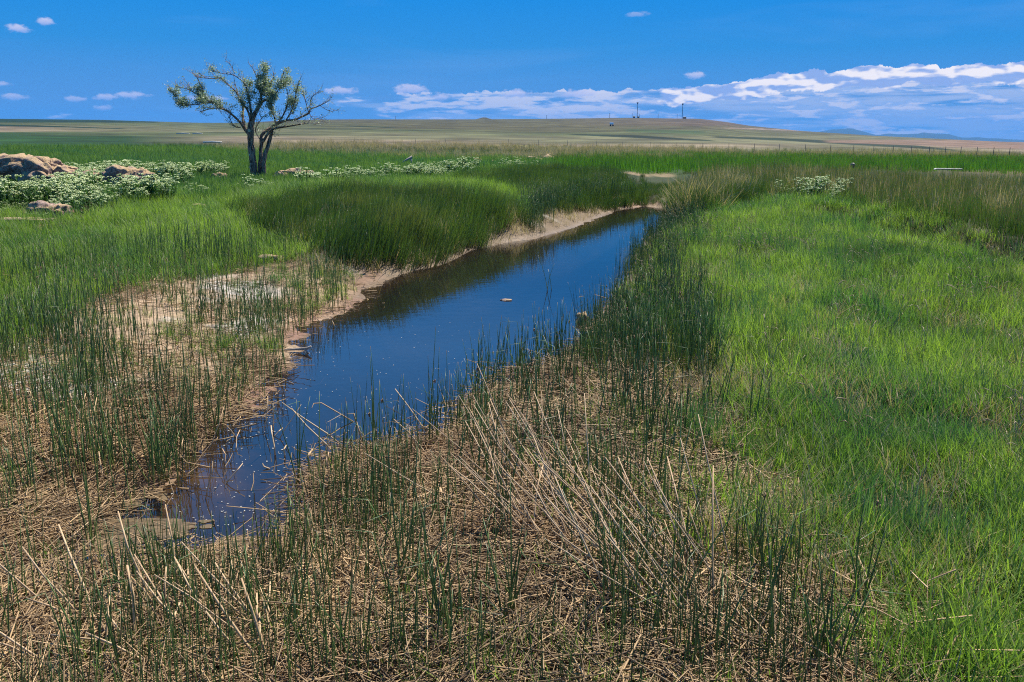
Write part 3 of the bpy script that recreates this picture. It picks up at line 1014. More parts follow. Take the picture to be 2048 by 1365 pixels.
def seed_proto():
    mb = MB()
    for _ in range(3):
        h = U(.28, .5); a = U(0, 6.28); b_ = U(.03, .12); ox, oy = random.gauss(0, .06), random.gauss(0, .06)
        c_, q_ = math.cos(a), math.sin(a)
        pts = [(ox, oy, 0), (ox + c_ * b_ * .3, oy + q_ * b_ * .3, h * .6), (ox + c_ * b_, oy + q_ * b_, h * .92), (ox + c_ * b_ * 1.6, oy + q_ * b_ * 1.6, h)]
        mb.tube(pts, [.0022, .0018, .0016, .001], 3, R(), cap=False)
        p = pts[2]; q = pts[3]
        mb.tube([p, ((p[0] + q[0]) / 2, (p[1] + q[1]) / 2, (p[2] + q[2]) / 2), q, (q[0] + c_ * .03, q[1] + q_ * .03, q[2] - .01)], [.0016, .0030, .0026, .0008], 4, R())
    return proto(mb.mesh('seed_stalk', [M_tan]))


P_seed = [seed_proto() for _ in range(6)]
x, y, d = pick(3600, 5.5, 26, 1.1, [Z_RIGHT], dens=lambda x, y, d: .12 + .6 * sstep(fbm(x, y, .45, 3, 121.), .5, .66))
plant('seed_stalks', P_seed, x, y, RNG.uniform(.7, 1.3, len(x)), 'pale nodding grass seed stalks above the right meadow', 'dry grass', lean=.2)
x, y, d = pick(9000, 7, 24, 1.0, [[(1600, 498), (1800, 506), (2048, 556), (2400, 610), (2400, 640), (2048, 600), (1760, 562)], [(1500, 700), (1600, 690), (1620, 740), (1520, 750)]], a0=10, a1=38, dens=lambda x, y, d: sstep(fbm(x, y, 1.2, 3, 77.), .38, .55))
plant('dark_meadow_sedge', P_dark, x, y, RNG.uniform(.35, .6, len(x)), 'low dark brownish sedge patch crossing the right meadow', 'grass')
# meadow left + middle
x, y, d = pick(40000, 9, 45, 1.2, [Z_LEFT, [(230, 400), (480, 385), (700, 372), (950, 360), (1000, 385), (700, 392), (560, 410), (480, 425), (230, 440)]])
k = dry_land(x, y, .3); x, y, d = x[k], y[k], d[k]
plant('left_bank_grass', P_mead, x, y, RNG.uniform(.8, 1.3, len(x)) * (1 + np.clip(d - 8, 0, 40) * .035), 'green grass on the left bank above the mud', 'grass')
x, y, d = pick(30000, 26, 110, 1.5, [Z_MIDL])
plant('pasture_grass', P_meadf, x, y, RNG.uniform(.8, 1.3, len(x)) * (.9 + d * .016), 'green pasture grass around the lone tree', 'grass')
x, y, d = pick(24000, 30, 170, 1.5, [Z_DRY], jit=4, dens=lambda x, y, d: .15 + .85 * sstep(fbm(x, y, .06, 3, 14.), .40, .58))
plant('dry_pasture_grass', P_dry, x, y, RNG.uniform(.8, 1.5, len(x)) * (.9 + d * .012), 'pale dry grass belt behind the tree', 'dry grass')
x, y, d = pick(12000, 40, 160, 1.5, [[(200, 292), (600, 284), (1100, 292), (1500, 300), (2500, 318), (2500, 330), (1100, 312), (200, 305)]], dens=lambda x, y, d: .25 + .75 * sstep(fbm(x, y, .08, 3, 4.), .5, .6))
plant('far_sedge', P_dark, x, y, RNG.uniform(.4, .9, len(x)) * (.8 + d * .006), 'dark weeds scattered through the far dry pasture', 'grass')
# mounds
x, y, d = pick(13000, 13, 36, .8, [Z_M1], jit=26, a0=-22, a1=8)
plant('bank_sedge', P_dark, x, y, RNG.uniform(.6, 1.15, len(x)) * (.62 + .8 * fbm(x, y, 1.1, 3, 91.)), 'tall dark green sedge on the left bank mound', 'grass', wind=(.28, 0))
x, y, d = pick(9000, 20, 48, .8, [Z_M2], a0=-6, a1=14)
plant('inlet_sedge', P_dark, x, y, RNG.uniform(.6, 1.1, len(x)) * (.6 + .85 * fbm(x, y, .9, 3, 92.)), 'dark green sedge mound beyond the channel bend', 'grass', wind=(.18, 0))
x, y, d = pick(20000, 11, 36, 1, [[(560, 490), (700, 515), (900, 485), (1060, 440), (1200, 412), (1210, 430), (1080, 466), (900, 520), (760, 556), (660, 556), (580, 525)]], jit=8)
plant('bank_dry_grass', P_dryl, x, y, RNG.uniform(.9, 1.9, len(x)), 'dry tan grass hanging over the cut left bank', 'dry grass', minz=.03)
x, y, d = pick(20000, 30, 90, 1.2, [Z_VIV], dens=lambda x, y, d: .35 + .65 * sstep(fbm(x, y, .10, 3, 24.), .35, .55))
plant('marsh_grass', P_viv, x, y, RNG.uniform(1.0, 1.6, len(x)) * (1 + d * .01), 'vivid green marsh grass strip across the middle distance', 'grass')
x, y, d = pick(16000, 17, 36, .8, [Z_M1LIGHT], jit=6, a0=-20, a1=6)
plant('mound_top_grass', P_mead, x, y, RNG.uniform(1.6, 2.6, len(x)), 'lighter green grass on top of the sedge mound', 'grass', wind=(.15, 0))
x, y, d = pick(1500, 14, 36, .8, [Z_M1, Z_M2], jit=20, a0=-22, a1=12, dens=lambda x, y, d: sstep(fbm(x, y, .9, 3, 131.), .42, .6))
plant('mound_rushes', P_reed, x, y, RNG.uniform(.7, 1.1, len(x)), 'taller rush stems standing out of the sedge mounds', 'rushes', lean=.12)
x, y, d = pick(1400, 14, 36, .8, [Z_M1], jit=20, a0=-22, a1=12, dens=lambda x, y, d: sstep(fbm(x, y, 1.3, 3, 141.), .5, .62))
plant('mound_dead_leaves', P_dry, x, y, RNG.uniform(.9, 1.5, len(x)), 'dead brown blades through the sedge mound', 'dry grass', lean=.15)
x, y, d = pick(2600, 18, 34, .8, [[(1345, 436), (1350, 408), (1400, 388), (1520, 392), (1500, 412), (1430, 430)]], a0=9, a1=18)
plant('channel_head_bush', P_dark, x, y, RNG.uniform(.9, 1.6, len(x)) * (.6 + .8 * fbm(x, y, .9, 3, 95.)), 'tall shaggy dark sedge right of the channel head', 'grass', lean=.15)
x, y, d = pick(500, 18, 34, .8, [[(1345, 436), (1350, 408), (1400, 388), (1520, 392), (1430, 430)]], a0=9, a1=18)
plant('channel_head_stalks', P_dry, x, y, RNG.uniform(1.8, 3.2, len(x)), 'arching tan stalks right of the channel head', 'dry grass', lean=.35)
# reeds
x, y, d = pick(9000, 7, 32, 1.0, [Z_RB]); k = dry_land(x, y, -.15); x, y = x[k], y[k]
plant('right_bank_rushes', P_reed, x, y, RNG.uniform(.7, 1.1, len(x)), 'dense thin dark rushes along the right shore', 'rushes', lean=.06)
x, y, d = pick(5000, 7, 32, 1.0, [Z_RB]); k = dry_land(x, y, 0); x, y = x[k], y[k]
plant('right_shore_grass', P_dark, x, y, RNG.uniform(.35, .7, len(x)), 'short dark grass between the right shore rushes', 'grass')
x, y, d = pick(4500, 15, 45, .8, [Z_BACK], a0=-2, a1=14); k = dry_land(x, y, -.35); x, y = x[k], y[k]
plant('inlet_rushes', P_reed, x, y, RNG.uniform(.9, 1.35, len(x)), 'dark rushes standing at the far end of the channel', 'rushes', lean=.06)
x, y, d = pick(15000, 4, 22, 1.0, [Z_LSP], dens=lambda x, y, d: .15 + .85 * sstep(fbm(x, y, .9, 3, 33.), .42, .6)); k = dry_land(x, y, -.1); x, y = x[k], y[k]
plant('left_mud_rushes', P_reed1, x, y, RNG.uniform(.75, 1.15, len(x)), 'thin green rushes scattered over the left mud flat', 'rushes', lean=.06)
x, y, d = pick(9500, 2.7, 14, 1.0, [Z_PEN], dens=lambda x, y, d: .08 + .80 * sstep(fbm(x, y, .9, 3, 44.), .45, .62)); k = dry_land(x, y, -.2) & not_mud(x, y, .2); x, y = x[k], y[k]
plant('near_litter_rushes', P_reed1, x, y, RNG.uniform(.75, 1.05, len(x)) * np.interp(np.hypot(x, y), [2.6, 5.0, 8.0], [.70, .88, 1.0]), 'thin green rushes rising from the near litter', 'rushes', lean=.07)
x, y, d = pick(20000, 12, 70, 1.1, [Z_RREED])
plant('brown_topped_reeds', P_rtop, x, y, RNG.uniform(.40, .80, len(x)), 'belt of green reeds with brown tops behind the right meadow', 'reeds', sink=.02, minz=-.9)
x, y, d = pick(1500, 24, 60, 1.1, [Z_RREED, [(1390, 420), (1395, 365), (1460, 350), (1470, 410)]])
plant('dead_reed_leaves', P_dry, x, y, RNG.uniform(1.3, 2.4, len(x)), 'pale dead leaves mixed in the brown topped reeds', 'reeds', minz=0)
x, y, d = pick(2600, 2.8, 14, 1.0, [Z_PEN, Z_LSP, Z_RB], dens=lambda x, y, d: .2 + .8 * sstep(fbm(x, y, 1.1, 3, 144.), .45, .62)); k = dry_land(x, y, -.1) & not_mud(x, y, .2); x, y = x[k], y[k]
plant('dead_upright_stems', P_deadr, x, y, RNG.uniform(.4, 1.05, len(x)) * np.interp(np.hypot(x, y), [2.6, 5.0, 8.0], [.70, .88, 1.0]), 'thin dead upright stems among the green rushes', 'rushes', lean=.12)
x, y, d = pick(7000, 17, 75, .9, [Z_BACK2, [(1280, 352), (1410, 345), (1410, 412), (1285, 400)]], jit=4, a0=6.5, a1=14); k = dry_land(x, y, .05) & (sdist(x, y, POOL2) > .25); x, y = x[k], y[k]
plant('pool_edge_sedge', P_dark, x, y, RNG.uniform(.26, .55, len(x)), 'short dark sedge in front of the small far pool', 'grass')
# short mud grass
x, y, d = pick(26000, 5, 22, 1.1, [Z_LSP], dens=lambda x, y, d: (.12 + .8 * sstep(fbm(x, y, 1.1, 3, 63.), .46, .62)) * (.25 + .75 * sstep(y, 6.5, 10))); k = dry_land(x, y, .2); x, y = x[k], y[k]
plant('mud_flat_grass', P_mead, x, y, RNG.uniform(.45, .9, len(x)), 'short sparse grass on the left mud flat', 'grass')
x, y, d = pick(9000, 2.6, 11, 1.2, [Z_PEN], dens=lambda x, y, d: np.clip(.03 + .8 * sstep(fbm(x, y, 1.3, 3, 23.), .60, .7) + .8 * sstep(segdist(x, y, FRINGE, False), 1.0, .1), 0, 1) * .8); k = dry_land(x, y, .1); x, y = x[k], y[k]
plant('litter_grass', P_mead, x, y, RNG.uniform(.5, 1.0, len(x)), 'small green grass tufts coming through the near litter', 'grass')
# litter of broken dead stems
Z_LIT2 = [(-400, 800), (200, 800), (420, 760), (560, 700), (600, 720), (560, 830), (380, 960), (230, 1010), (130, 1110), (-400, 1200)]
x, y, d = pick(13000, 2.4, 13, 1.3, [Z_PEN, Z_LIT2, [(1240, 620), (1400, 850), (1560, 1080), (1800, 1250), (2000, 1800), (1500, 1800), (1400, 1100), (1250, 800)]], jit=8, dens=lambda x, y, d: .35 + .65 * sstep(fbm(x, y, 1.6, 3, 61.), .36, .5)); k = dry_land(x, y, .13) & not_mud(x, y); x, y = x[k], y[k]
z = np.maximum(height(x, y), 0.0)
scatter('straw_litter', P_straw, np.stack([x, y, z - .008 + RNG.random(len(x)) * .03], 1), rots(len(x), .10), RNG.uniform(.6, 1.2, len(x)), RNG.integers(0, 8, len(x)),
        np.clip(fbm(x, y, 1.5, 3, 7.) * 1.5 - .3 + RNG.normal(0, .2, len(x)), 0, 1), 'thick litter of broken dead tan rush stems on the near shore', 'litter')
x, y, d = pick(5000, 5, 20, 1.1, [Z_LSP, [(1200, 700), (1240, 600), (1300, 600), (1330, 800)]], dens=lambda x, y, d: .2 + .8 * sstep(fbm(x, y, 1.0, 3, 83.), .4, .6)); k = dry_land(x, y, .05); x, y = x[k], y[k]
scatter('short_straw_litter', P_straws, np.stack([x, y, height(x, y)], 1), rots(len(x), .06), RNG.uniform(.8, 1.5, len(x)), RNG.integers(0, 4, len(x)), RNG.random(len(x)),
        'thin short straw bits strewn on the left mud flat', 'litter')

# floating flecks on the near water
mb = MB()
for _ in range(900):
    a = random.betavariate(1.2, 2.2)
    px, py = U(330, 950), 640 + 460 * R() ** .7
    p = at(px, py)
    if sdist(np.array([p[0]]), np.array([p[1]]), SHORE)[0] > -.08: continue
    s_ = U(.002, .0055) * (1 if R() < .98 else 1.6)
    an = U(0, 3.14); c_, q_ = math.cos(an), math.sin(an)
    e = U(1, 2.4)
    mb.add([(p[0] - c_ * s_ * e, p[1] - q_ * s_ * e, .003), (p[0] + q_ * s_, p[1] - c_ * s_, .004), (p[0] + c_ * s_ * e, p[1] + q_ * s_ * e, .003), (p[0] - q_ * s_, p[1] + c_ * s_, .004)], [(0, 1, 2, 3)], (), [0] * 4, R())
me = mb.mesh('floating_flecks', [veg_mat('pale_fleck', (.12, .11, .08), (.42, .40, .34), trans=0, instanced=False)])
tag(link('floating_flecks', me), 'pale flecks and bits floating on the near water', 'debris', kind='stuff')
# algae mat in the shallow near end
mb = MB()
for _ in range(2600):
    px, py = U(170, 600), U(985, 1108)
    p = at(px, py)
    s0 = sdist(np.array([p[0]]), np.array([p[1]]), SHORE)[0]
    nn = fbm(np.array([p[0]]), np.array([p[1]]), 4.5, 3, 6.)[0]
    if s0 > .1 or nn < .50 or (px > 330 and py < 1030): continue
    s_ = U(.008, .028)
    an = U(0, 3.14)
    pts = [(p[0] + s_ * U(.6, 1.3) * math.cos(an + k * 1.047) * 1.6, p[1] + s_ * U(.5, 1.) * math.sin(an + k * 1.047), .0025 + .002 * R()) for k in range(6)]
    mb.add(pts, [(0, 1, 2, 3), (0, 3, 4, 5)], (), [0] * 6, R())
me = mb.mesh('algae_scum', [veg_mat('algae_scum', (.06, .042, .02), (.22, .145, .07), trans=0, instanced=False)])
tag(link('algae_scum', me), 'brown green scum breaking up over the shallow near end', 'algae', kind='stuff')

# ------------------------------------------------------------------ bulrush clumps, one by one
STEMS = []
for i in range(14):
    mb = MB()
    stem_into(mb, 1.0, .0048, .12, kink=4 if i in (3, 9) else None, sides=5)
    STEMS.append(mb.mesh('stem', [M_stemo], True))
SPK = []
for i in range(4):
    mb = MB()
    for k in range(7):
        a = U(0, 6.28); q = .012
        mb.blob((q * math.cos(a) * .5 + .002, q * math.sin(a) * .5, U(-.012, .012)), .004, .010, R())
    SPK.append(mb.mesh('spikelet', [M_spike]))


def bulrush(p, n, h, spread, label, group, rad=1.0, lean=.0):
    o = link('bulrush_clump', None, loc=p)
    tag(o, label, 'bulrush', group)
    o.rotation_euler = (random.gauss(0, .02), lean, 0)
    for k in range(n):
        a = U(0, 6.283); q = spread * math.sqrt(R())
        hs = h * U(.55, 1.08)
        st = link('stem', random.choice(STEMS), o, (q * math.cos(a), q * math.sin(a), 0), (random.gauss(0, .07), random.gauss(0, .07), U(0, 6.28)), (rad, rad, hs))
        if R() < .06:
            sp = link('spikelet', random.choice(SPK), o, (q * math.cos(a) + U(-.01, .01), q * math.sin(a), hs * .86))
            sp.parent = st; sp.location = (.012, 0, .88); sp.scale = (1 / rad, 1 / rad, 1 / hs)
    return o


# the ones that stand out, each placed where it grows: (px, py base, stems, height, spread, label)
HERO = [
    (1640, 1345, 10, .46, .06, 'dark green clump alone on bare litter at the lower right'),
    (1005, 1060, 6, .8, .03, 'tall thin group beside the dark hole in the near litter'),
    (315, 965, 16, .62, .06, 'densest dark clump on the left shore where the water narrows'),
    (330, 940, 9, .55, .05, 'clump just behind the densest left shore clump'),
    (598, 975, 4, .72, .02, 'tall stems rising at the tip of the shallow near water'),
    (432, 870, 7, .5, .05, 'short clump at the left water edge by the floating specks'),
    (755, 890, 3, .75, .03, 'lone thick pointed stems in the water before the peninsula'),
    (690, 935, 3, .5, .03, 'short stems between the leaning dead canes in the water'),
    (870, 900, 7, .9, .06, 'tall stems crossing the blue water at the peninsula corner'),
    (965, 830, 11, .8, .08, 'tallest green clump standing before the middle of the channel'),
    (1040, 800, 9, .62, .08, 'clump right of the tallest one on the peninsula edge'),
    (1120, 790, 8, .62, .07, 'crossing stems at the peninsula edge near the wet rock'),
    (1215, 1240, 9, .62, .05, 'dark clump in the shade of leaning dead canes'),
    (880, 1290, 8, .62, .05, 'clump at the bottom centre beside a dark gap'),
    (820, 1180, 6, .75, .04, 'clump left of centre rising from the flattened straw'),
    (1010, 1250, 7, .62, .04, 'stout clump right of the bottom centre gap'),
    (1500, 860, 3, .50, .03, 'dark stems alone in the right meadow edge'),
    (1715, 1240, 5, .55, .05, 'brown tipped stems at the meadow edge on the right'),
    (1100, 580, 3, .55, .05, 'thin sprigs standing in the open middle water'),
    (180, 1110, 4, .75, .03, 'stems beside the muddy near end of the water'),
    (325, 1200, 6, .55, .05, 'stems rising in front of the muddy shallow end'),
    (45, 1000, 10, .60, .08, 'clump at the far left above the litter'),
    (205, 930, 9, .6, .08, 'open clump on the litter left of the dense shore clump'),
    (1560, 1180, 6, .5, .08, 'spread stems along the litter and meadow boundary'),
    (1455, 1010, 5, .45, .05, 'short dark stems in grass right of the canes'),
]
for px, py, n, h, sp, lb in HERO:
    g = ground(px, py)
    bulrush((g.x, g.y, max(g.z, -.02) - .01), n, h, sp, 'green bulrush, ' + lb, 'green bulrushes in the near ground', 1.0)

REG = [
    (85, [(20, 600), (560, 560), (600, 660), (560, 760), (420, 860), (330, 960), (20, 980)], 4.5, 15, (.42, .62), (3, 8), 'green bulrush clump among others on the left mud flat', 'bulrushes on the left mud flat', .15),
    (60, [(620, 960), (760, 900), (940, 820), (1140, 740), (1240, 800), (1330, 900), (1400, 1060), (620, 1100)], 4, 9, (.5, .72), (3, 8), 'green bulrush clump rising from the litter of the peninsula', 'bulrushes on the litter peninsula', .15),
    (52, [(0, 1180), (560, 1160), (640, 1100), (1400, 1080), (1640, 1200), (1660, 1360), (0, 1360)], 2.6, 4.8, (.40, .64), (2, 6), 'green bulrush clump on the flattened straw of the near shore', 'bulrushes along the near shore', .12),
    (34, [(1200, 640), (1300, 600), (1450, 680), (1440, 840), (1330, 900), (1230, 780)], 6, 13, (.5, .7), (5, 10), 'dark bulrush clump on the right shore beside the bright meadow', 'bulrushes on the right shore', .10),
    (14, [(880, 800), (1000, 745), (1140, 700), (1160, 740), (930, 830)], 6, 11, (.5, .75), (3, 6), 'green bulrush clump at the water edge of the peninsula', 'bulrushes at the peninsula water edge', .06),
]


def where(px, py, xs, ys):
    a = next((n for l, n in xs if px < l), xs[-1][1]); b = next((n for l, n in ys if py < l), ys[-1][1])
    return (a + ' ' + b).strip()


PLACES = {
    'left': ([(170, 'at the left edge'), (360, 'beside the dense clump'), (480, 'left of the waterline'), (9999, 'close to the waterline')], [(600, 'below the green bank'), (700, 'on pale mud'), (800, 'on tan mud'), (9999, 'on litter')]),
    'pen': ([(720, 'by the tip of the water'), (850, 'at the left of the peninsula'), (980, 'at the peninsula corner'), (1120, 'mid peninsula'), (1250, 'right on the peninsula'), (9999, 'by the meadow')], [(900, 'far side'), (980, ''), (9999, 'near side')]),
    'near': ([(200, 'at the far left'), (420, 'left below the muddy end'), (640, 'below the dark water'), (900, 'left of bottom centre'), (1150, 'right of bottom centre'), (1400, 'below the leaning canes'), (9999, 'by the meadow corner')], [(1200, 'farther back'), (1290, ''), (9999, 'at the bottom')]),
    'right': ([(1280, 'at the water'), (1370, 'mid bank'), (9999, 'touching the meadow')], [(680, 'far up'), (780, 'halfway'), (9999, 'near end')]),
    'edge': ([(1000, 'left end'), (1080, 'middle'), (9999, 'right end')], [(9999, '')]),
}


def many(n):
    return {1: 'single', 2: 'two stemmed', 3: 'three stemmed', 4: 'four stemmed', 5: 'five stemmed'}.get(n, 'thick' if n < 8 else 'dense')


for cnt, poly, d0, d1, hr, nr_, lb, gp, sp in REG:
    got = 0
    x, y, d = candidates(6000, d0 * .8, d1 * 1.3, 1.0, -34, 34)
    z = height(x, y); k = zone(x, y, z, [poly], 4) & (z > -.09)
    for q in np.nonzero(k)[0][:cnt]:
        n_ = random.randint(*nr_); h_ = U(*hr)
        px, py = proj(np.array([[x[q], y[q], z[q]]]))
        key = 'left' if 'mud flat' in gp else 'pen' if 'litter pen' in gp else 'near' if 'near shore' in gp else 'right' if 'right shore' in gp else 'edge'
        tall = 'tall' if h_ > hr[0] + .6 * (hr[1] - hr[0]) else 'short' if h_ < hr[0] + .3 * (hr[1] - hr[0]) else 'medium'
        short = {'left': 'on the left mud', 'pen': 'on the peninsula litter', 'near': 'on the near straw', 'right': 'on the right shore', 'edge': 'at the peninsula water edge'}[key]
        lbl = many(n_) + ' ' + tall + ' bulrush ' + short + ' ' + where(px[0], py[0], *PLACES[key])
        bulrush((x[q], y[q], z[q] - .01), n_, h_, sp, lbl, gp, U(.8, 1.05), random.gauss(.02, .03))

# ------------------------------------------------------------------ dead canes
CANES = []
for i in range(8):
    mb = MB()
    mb.tube([(0, 0, 0), (0, U(-.01, .01), .35), (U(-.01, .01), 0, .7), (U(-.02, .02), 0, 1)], [.0055, .0052, .0045, .0032], 5, R())
    CANES.append(mb.mesh('dead_cane', [M_strawo], True))
BENT = []
for i in range(3):
    mb = MB()
    mb.tube([(0, 0, 0), (0, 0, .35), (.0, 0, .66), (.12, 0, .74), (.30, .02, .70)], [.0075, .007, .006, .005, .004], 5, R())
    BENT.append(mb.mesh('bent_cane', [M_strawo], True))


CANEX = [(150, 'at the far left'), (330, 'left of the tall upright cane'), (560, 'at the lower left'), (820, 'below the dark water'), (1060, 'near bottom centre'), (1200, 'left in the leaning tangle'), (1330, 'mid leaning tangle'), (9999, 'right in the leaning tangle')]
CANEY = [(1010, 'at its back'), (1110, 'before the peninsula stems'), (1200, 'on the litter'), (1290, 'on near straw'), (9999, 'at the bottom')]


def cane(px0, py0, L, dirx, tilt, label, group=None, rad=1.0, me=None, diry=0.0, dz=0.0):
    """dirx: yaw the cane leans toward (deg, 0 = right, 90 = away), tilt from vertical"""
    g = ground(px0, py0)
    o = link('dead_cane', me or random.choice(CANES), loc=(g.x, g.y, g.z - .02 + dz))
    v = Vector((math.sin(tilt * D2R) * math.cos(dirx * D2R), math.sin(tilt * D2R) * math.sin(dirx * D2R), math.cos(tilt * D2R)))
    o.rotation_euler = v.to_track_quat('Z', 'Y').to_euler()
    o.scale = (rad, rad, L)
    if group:
        steep = 'steep' if tilt < 42 else 'slanting' if tilt < 62 else 'low lying'
        ln = 'short' if L < .32 else 'long' if L > .55 else 'medium'
        tone = 'thick' if rad > .88 else 'thin'
        label = ln + ' ' + tone + ' ' + steep + ' dead cane ' + where(px0, py0, CANEX, CANEY)
    tag(o, label, 'dead cane', group)
    return o


cane(700, 900, .62, 165, 58, 'long pale dead cane leaning left over the water', rad=1.1)
cane(690, 925, .55, 160, 50, 'second pale dead cane leaning left under the longest one', rad=1.1)
cane(620, 940, .16, 90, 4, 'short thick tan stub standing at the tip of the water', rad=1.6)
cane(660, 960, .2, 120, 14, 'short tan stub beside the thick stub near the water', rad=1.1)
cane(545, 940, .10, 160, 62, 'short pale cane floating slanted in the near water', rad=1.2)
cane(870, 880, .5, 150, 45, 'pale cane leaning left before the open blue water', rad=1.1)
cane(880, 930, .45, 155, 50, 'pale cane leaning left low at the peninsula corner')
cane(570, 915, .11, 90, 3, 'small pale stub alone in the dark near water', rad=1.2)
cane(725, 880, .34, 150, 20, 'bent tan cane broken over near the peninsula', me=BENT[0])
cane(715, 845, .5, 175, 60, 'thin bent cane whose tip hangs over the water', me=BENT[1], rad=.7)
cane(880, 1060, .26, 70, 18, 'broad orange dead blade standing in the litter', rad=2.2)
cane(270, 1330, .42, 95, 10, 'tall orange tan cane upright at the lower left', rad=1.3)
cane(330, 1290, .36, 80, 6, 'pale upright cane behind the orange one at the lower left')
grpA = 'dead canes on the near litter'
for _ in range(46):
    px, py = U(120, 560), U(1230, 1364)
    cane(px, py, U(.25, .6), random.gauss(150, 30), U(25, 80), 'tan dead cane leaning left among the lower left litter', grpA, U(.7, 1.1), dz=U(.0, .04))
grpB = 'dead canes on the near litter'
for _ in range(110):
    t_ = R()
    px, py = 1000 + 480 * t_ + U(-60, 60), 1020 + 230 * t_ + U(-90, 70)
    cane(px, py, U(.3, .8), random.gauss(140, 22), U(25, 66), 'pale dead cane leaning left in the centre right tangle', grpB, U(.5, .85), dz=U(0, .04))
grpC = 'dead canes on the near litter'
for _ in range(70):
    px, py = U(20, 1600), U(1110, 1360)
    if px > 1300 and py < 1200: continue
    cane(px, py, U(.2, .55), U(0, 360), U(80, 88), 'dead cane lying flat on the near litter', grpC, U(.6, 1.0), dz=.05)
grpD = 'dead canes on the near litter'
for _ in range(30):
    px, py = U(10, 560), U(860, 1000)
    cane(px, py, U(.12, .4), U(0, 360), U(10, 75), 'short dead stub on the litter of the left shore', grpD, U(.6, 1.0), dz=.0)

# ------------------------------------------------------------------ stones
m, t = new_mat('lichen_rock')
out = t.n('ShaderNodeOutputMaterial'); b = t.n('ShaderNodeBsdfPrincipled')
tcn = t.n('ShaderNodeNewGeometry')
pos = tcn.outputs['Position']
sz = t.n('ShaderNodeSeparateXYZ'); t.put(sz.inputs[0], tcn.outputs['Normal'])
a1 = t.noise(pos, 3.0, 8, .65); a2 = t.noise(pos, 14.0, 6, .7); a3 = t.noise(pos, 45., 3, .6)
colr = t.mix(t.ss(a2, .4, .62), c3(.13, .08, .06), c3(.33, .22, .17))
li = t.math('MULTIPLY', t.ss(a1, .38, .52), t.ss(sz.outputs[2], .15, .7))
colr = t.mix(li, colr, t.mix(a2, c3(.32, .18, .075), c3(.42, .31, .17)))
colr = t.mix(t.ss(a3, .64, .72), colr, c3(.65, .6, .52))
t.put(b.inputs['Base Color'], colr); b.inputs['Roughness'].default_value = .9
bp = t.n('ShaderNodeBump'); bp.inputs['Strength'].default_value = .8; bp.inputs['Distance'].default_value = .05
t.put(bp.inputs['Height'], t.math('ADD', a2, t.math('MULTIPLY', a3, .4))); t.put(b.inputs['Normal'], bp.outputs[0])
t.put(out.inputs[0], b.outputs[0])
M_rock = m


def rock_mesh(name, sx, sy, sz_, seed, rough=.35, sub=4, flat=.0):
    bm = bmesh.new()
    bmesh.ops.create_icosphere(bm, subdivisions=sub, radius=1)
    o = Vector((seed * 3.7, seed * 1.3, seed * 5.1))
    for v in bm.verts:
        p = v.co.copy()
        q = p * 1.1 + o
        n = mnoise.fractal(q, 1.0, 2.1, 5) * rough * 1.5
        c = mnoise.voronoi(p * 1.5 + o)[0]
        crack = -max(0, .14 - (c[1] - c[0])) * 1.8
        ridge = abs(mnoise.noise(q * 3.3)) * -.10
        k = 1 + n + crack + ridge + mnoise.fractal(q * 4.5, .9, 2.1, 3) * .07 - abs(mnoise.noise(Vector((q.x * 2, q.y * 2, q.z * 7)))) * .10
        # squarish shoulders
        pw = Vector([math.copysign(abs(a) ** .86, a) for a in p])
        v.co = Vector((pw.x * k * sx, pw.y * k * sy, (pw.z * k) * sz_))
    me = bpy.data.meshes.new(name); bm.to_mesh(me); bm.free()
    me.materials.append(M_rock)
    me.polygons.foreach_set('use_smooth', np.ones(len(me.polygons), bool))
    return me


def rock(px, py, sx, sy, sz_, seed, label, yaw=0., name='boulder', cat='boulder', sink=.3, group=None, sub=4):
    g = ground(px, py)
    o = link(name, rock_mesh(name, sx, sy, sz_, seed, sub=sub), loc=(g.x, g.y, g.z + sz_ * .45), rot=(0, 0, yaw))
    return tag(o, label, cat, group)


g = ground(30, 384)
oc = link('rock_outcrop', None, loc=(g.x + .5, g.y, g.z - .02), scale=(1.5, 1.2, 1.25))
tag(oc, 'largest brown rock outcrop with orange lichen, cracked, at the left edge', 'boulder')
for (dx, dy, dz, sx, sy, sz_, sd, ry) in [(-.5, .2, .22, 1.15, .9, .62, 1, 0), (.3, .1, .12, .75, .7, .54, 2, .1), (-.15, .4, .52, .8, .5, .26, 3, .05), (.25, .42, .50, .48, .42, .24, 4, -.1), (.95, .2, .08, .55, .5, .30, 5, .3), (-.75, -.2, .05, .5, .5, .32, 6, 0)]:
    link('rock_block', rock_mesh('rock_block', sx, sy, sz_, sd + 20, .34, 5), oc, (dx, dy, dz + .05), (0, ry, sd * .7))
rock(266, 386, .80, .6, .52, 7, 'domed tan boulder in the blooms right of the outcrop', .2, sub=5)
rock(440, 366, .34, .3, .3, 8, 'small rounded rock in the blooms left of the tree')
rock(398, 421, .20, .18, .11, 9, 'small tan stone alone in the green grass before the blooms', name='stone', cat='stone')
rock(98, 437, .42, .35, .24, 10, 'ochre rock at the near foot of the blooms below the outcrop', .4)
rock(592, 362, .70, .5, .32, 11, 'long grey pink rock at the right foot of the tree', .1)
rock(562, 363, .3, .3, .26, 12, 'small grey rock touching the tree trunk on its right')
rock(616, 361, .34, .3, .26, 15, 'rightmost small rock of those beside the tree')
rock(350, 364, .22, .2, .12, 16, 'low flat rock between the domed boulder and the tree', name='stone', cat='stone')
rock(25, 446, .8, .3, .08, 17, 'flat brown stone slab at the left edge below the blooms', name='stone', cat='stone')
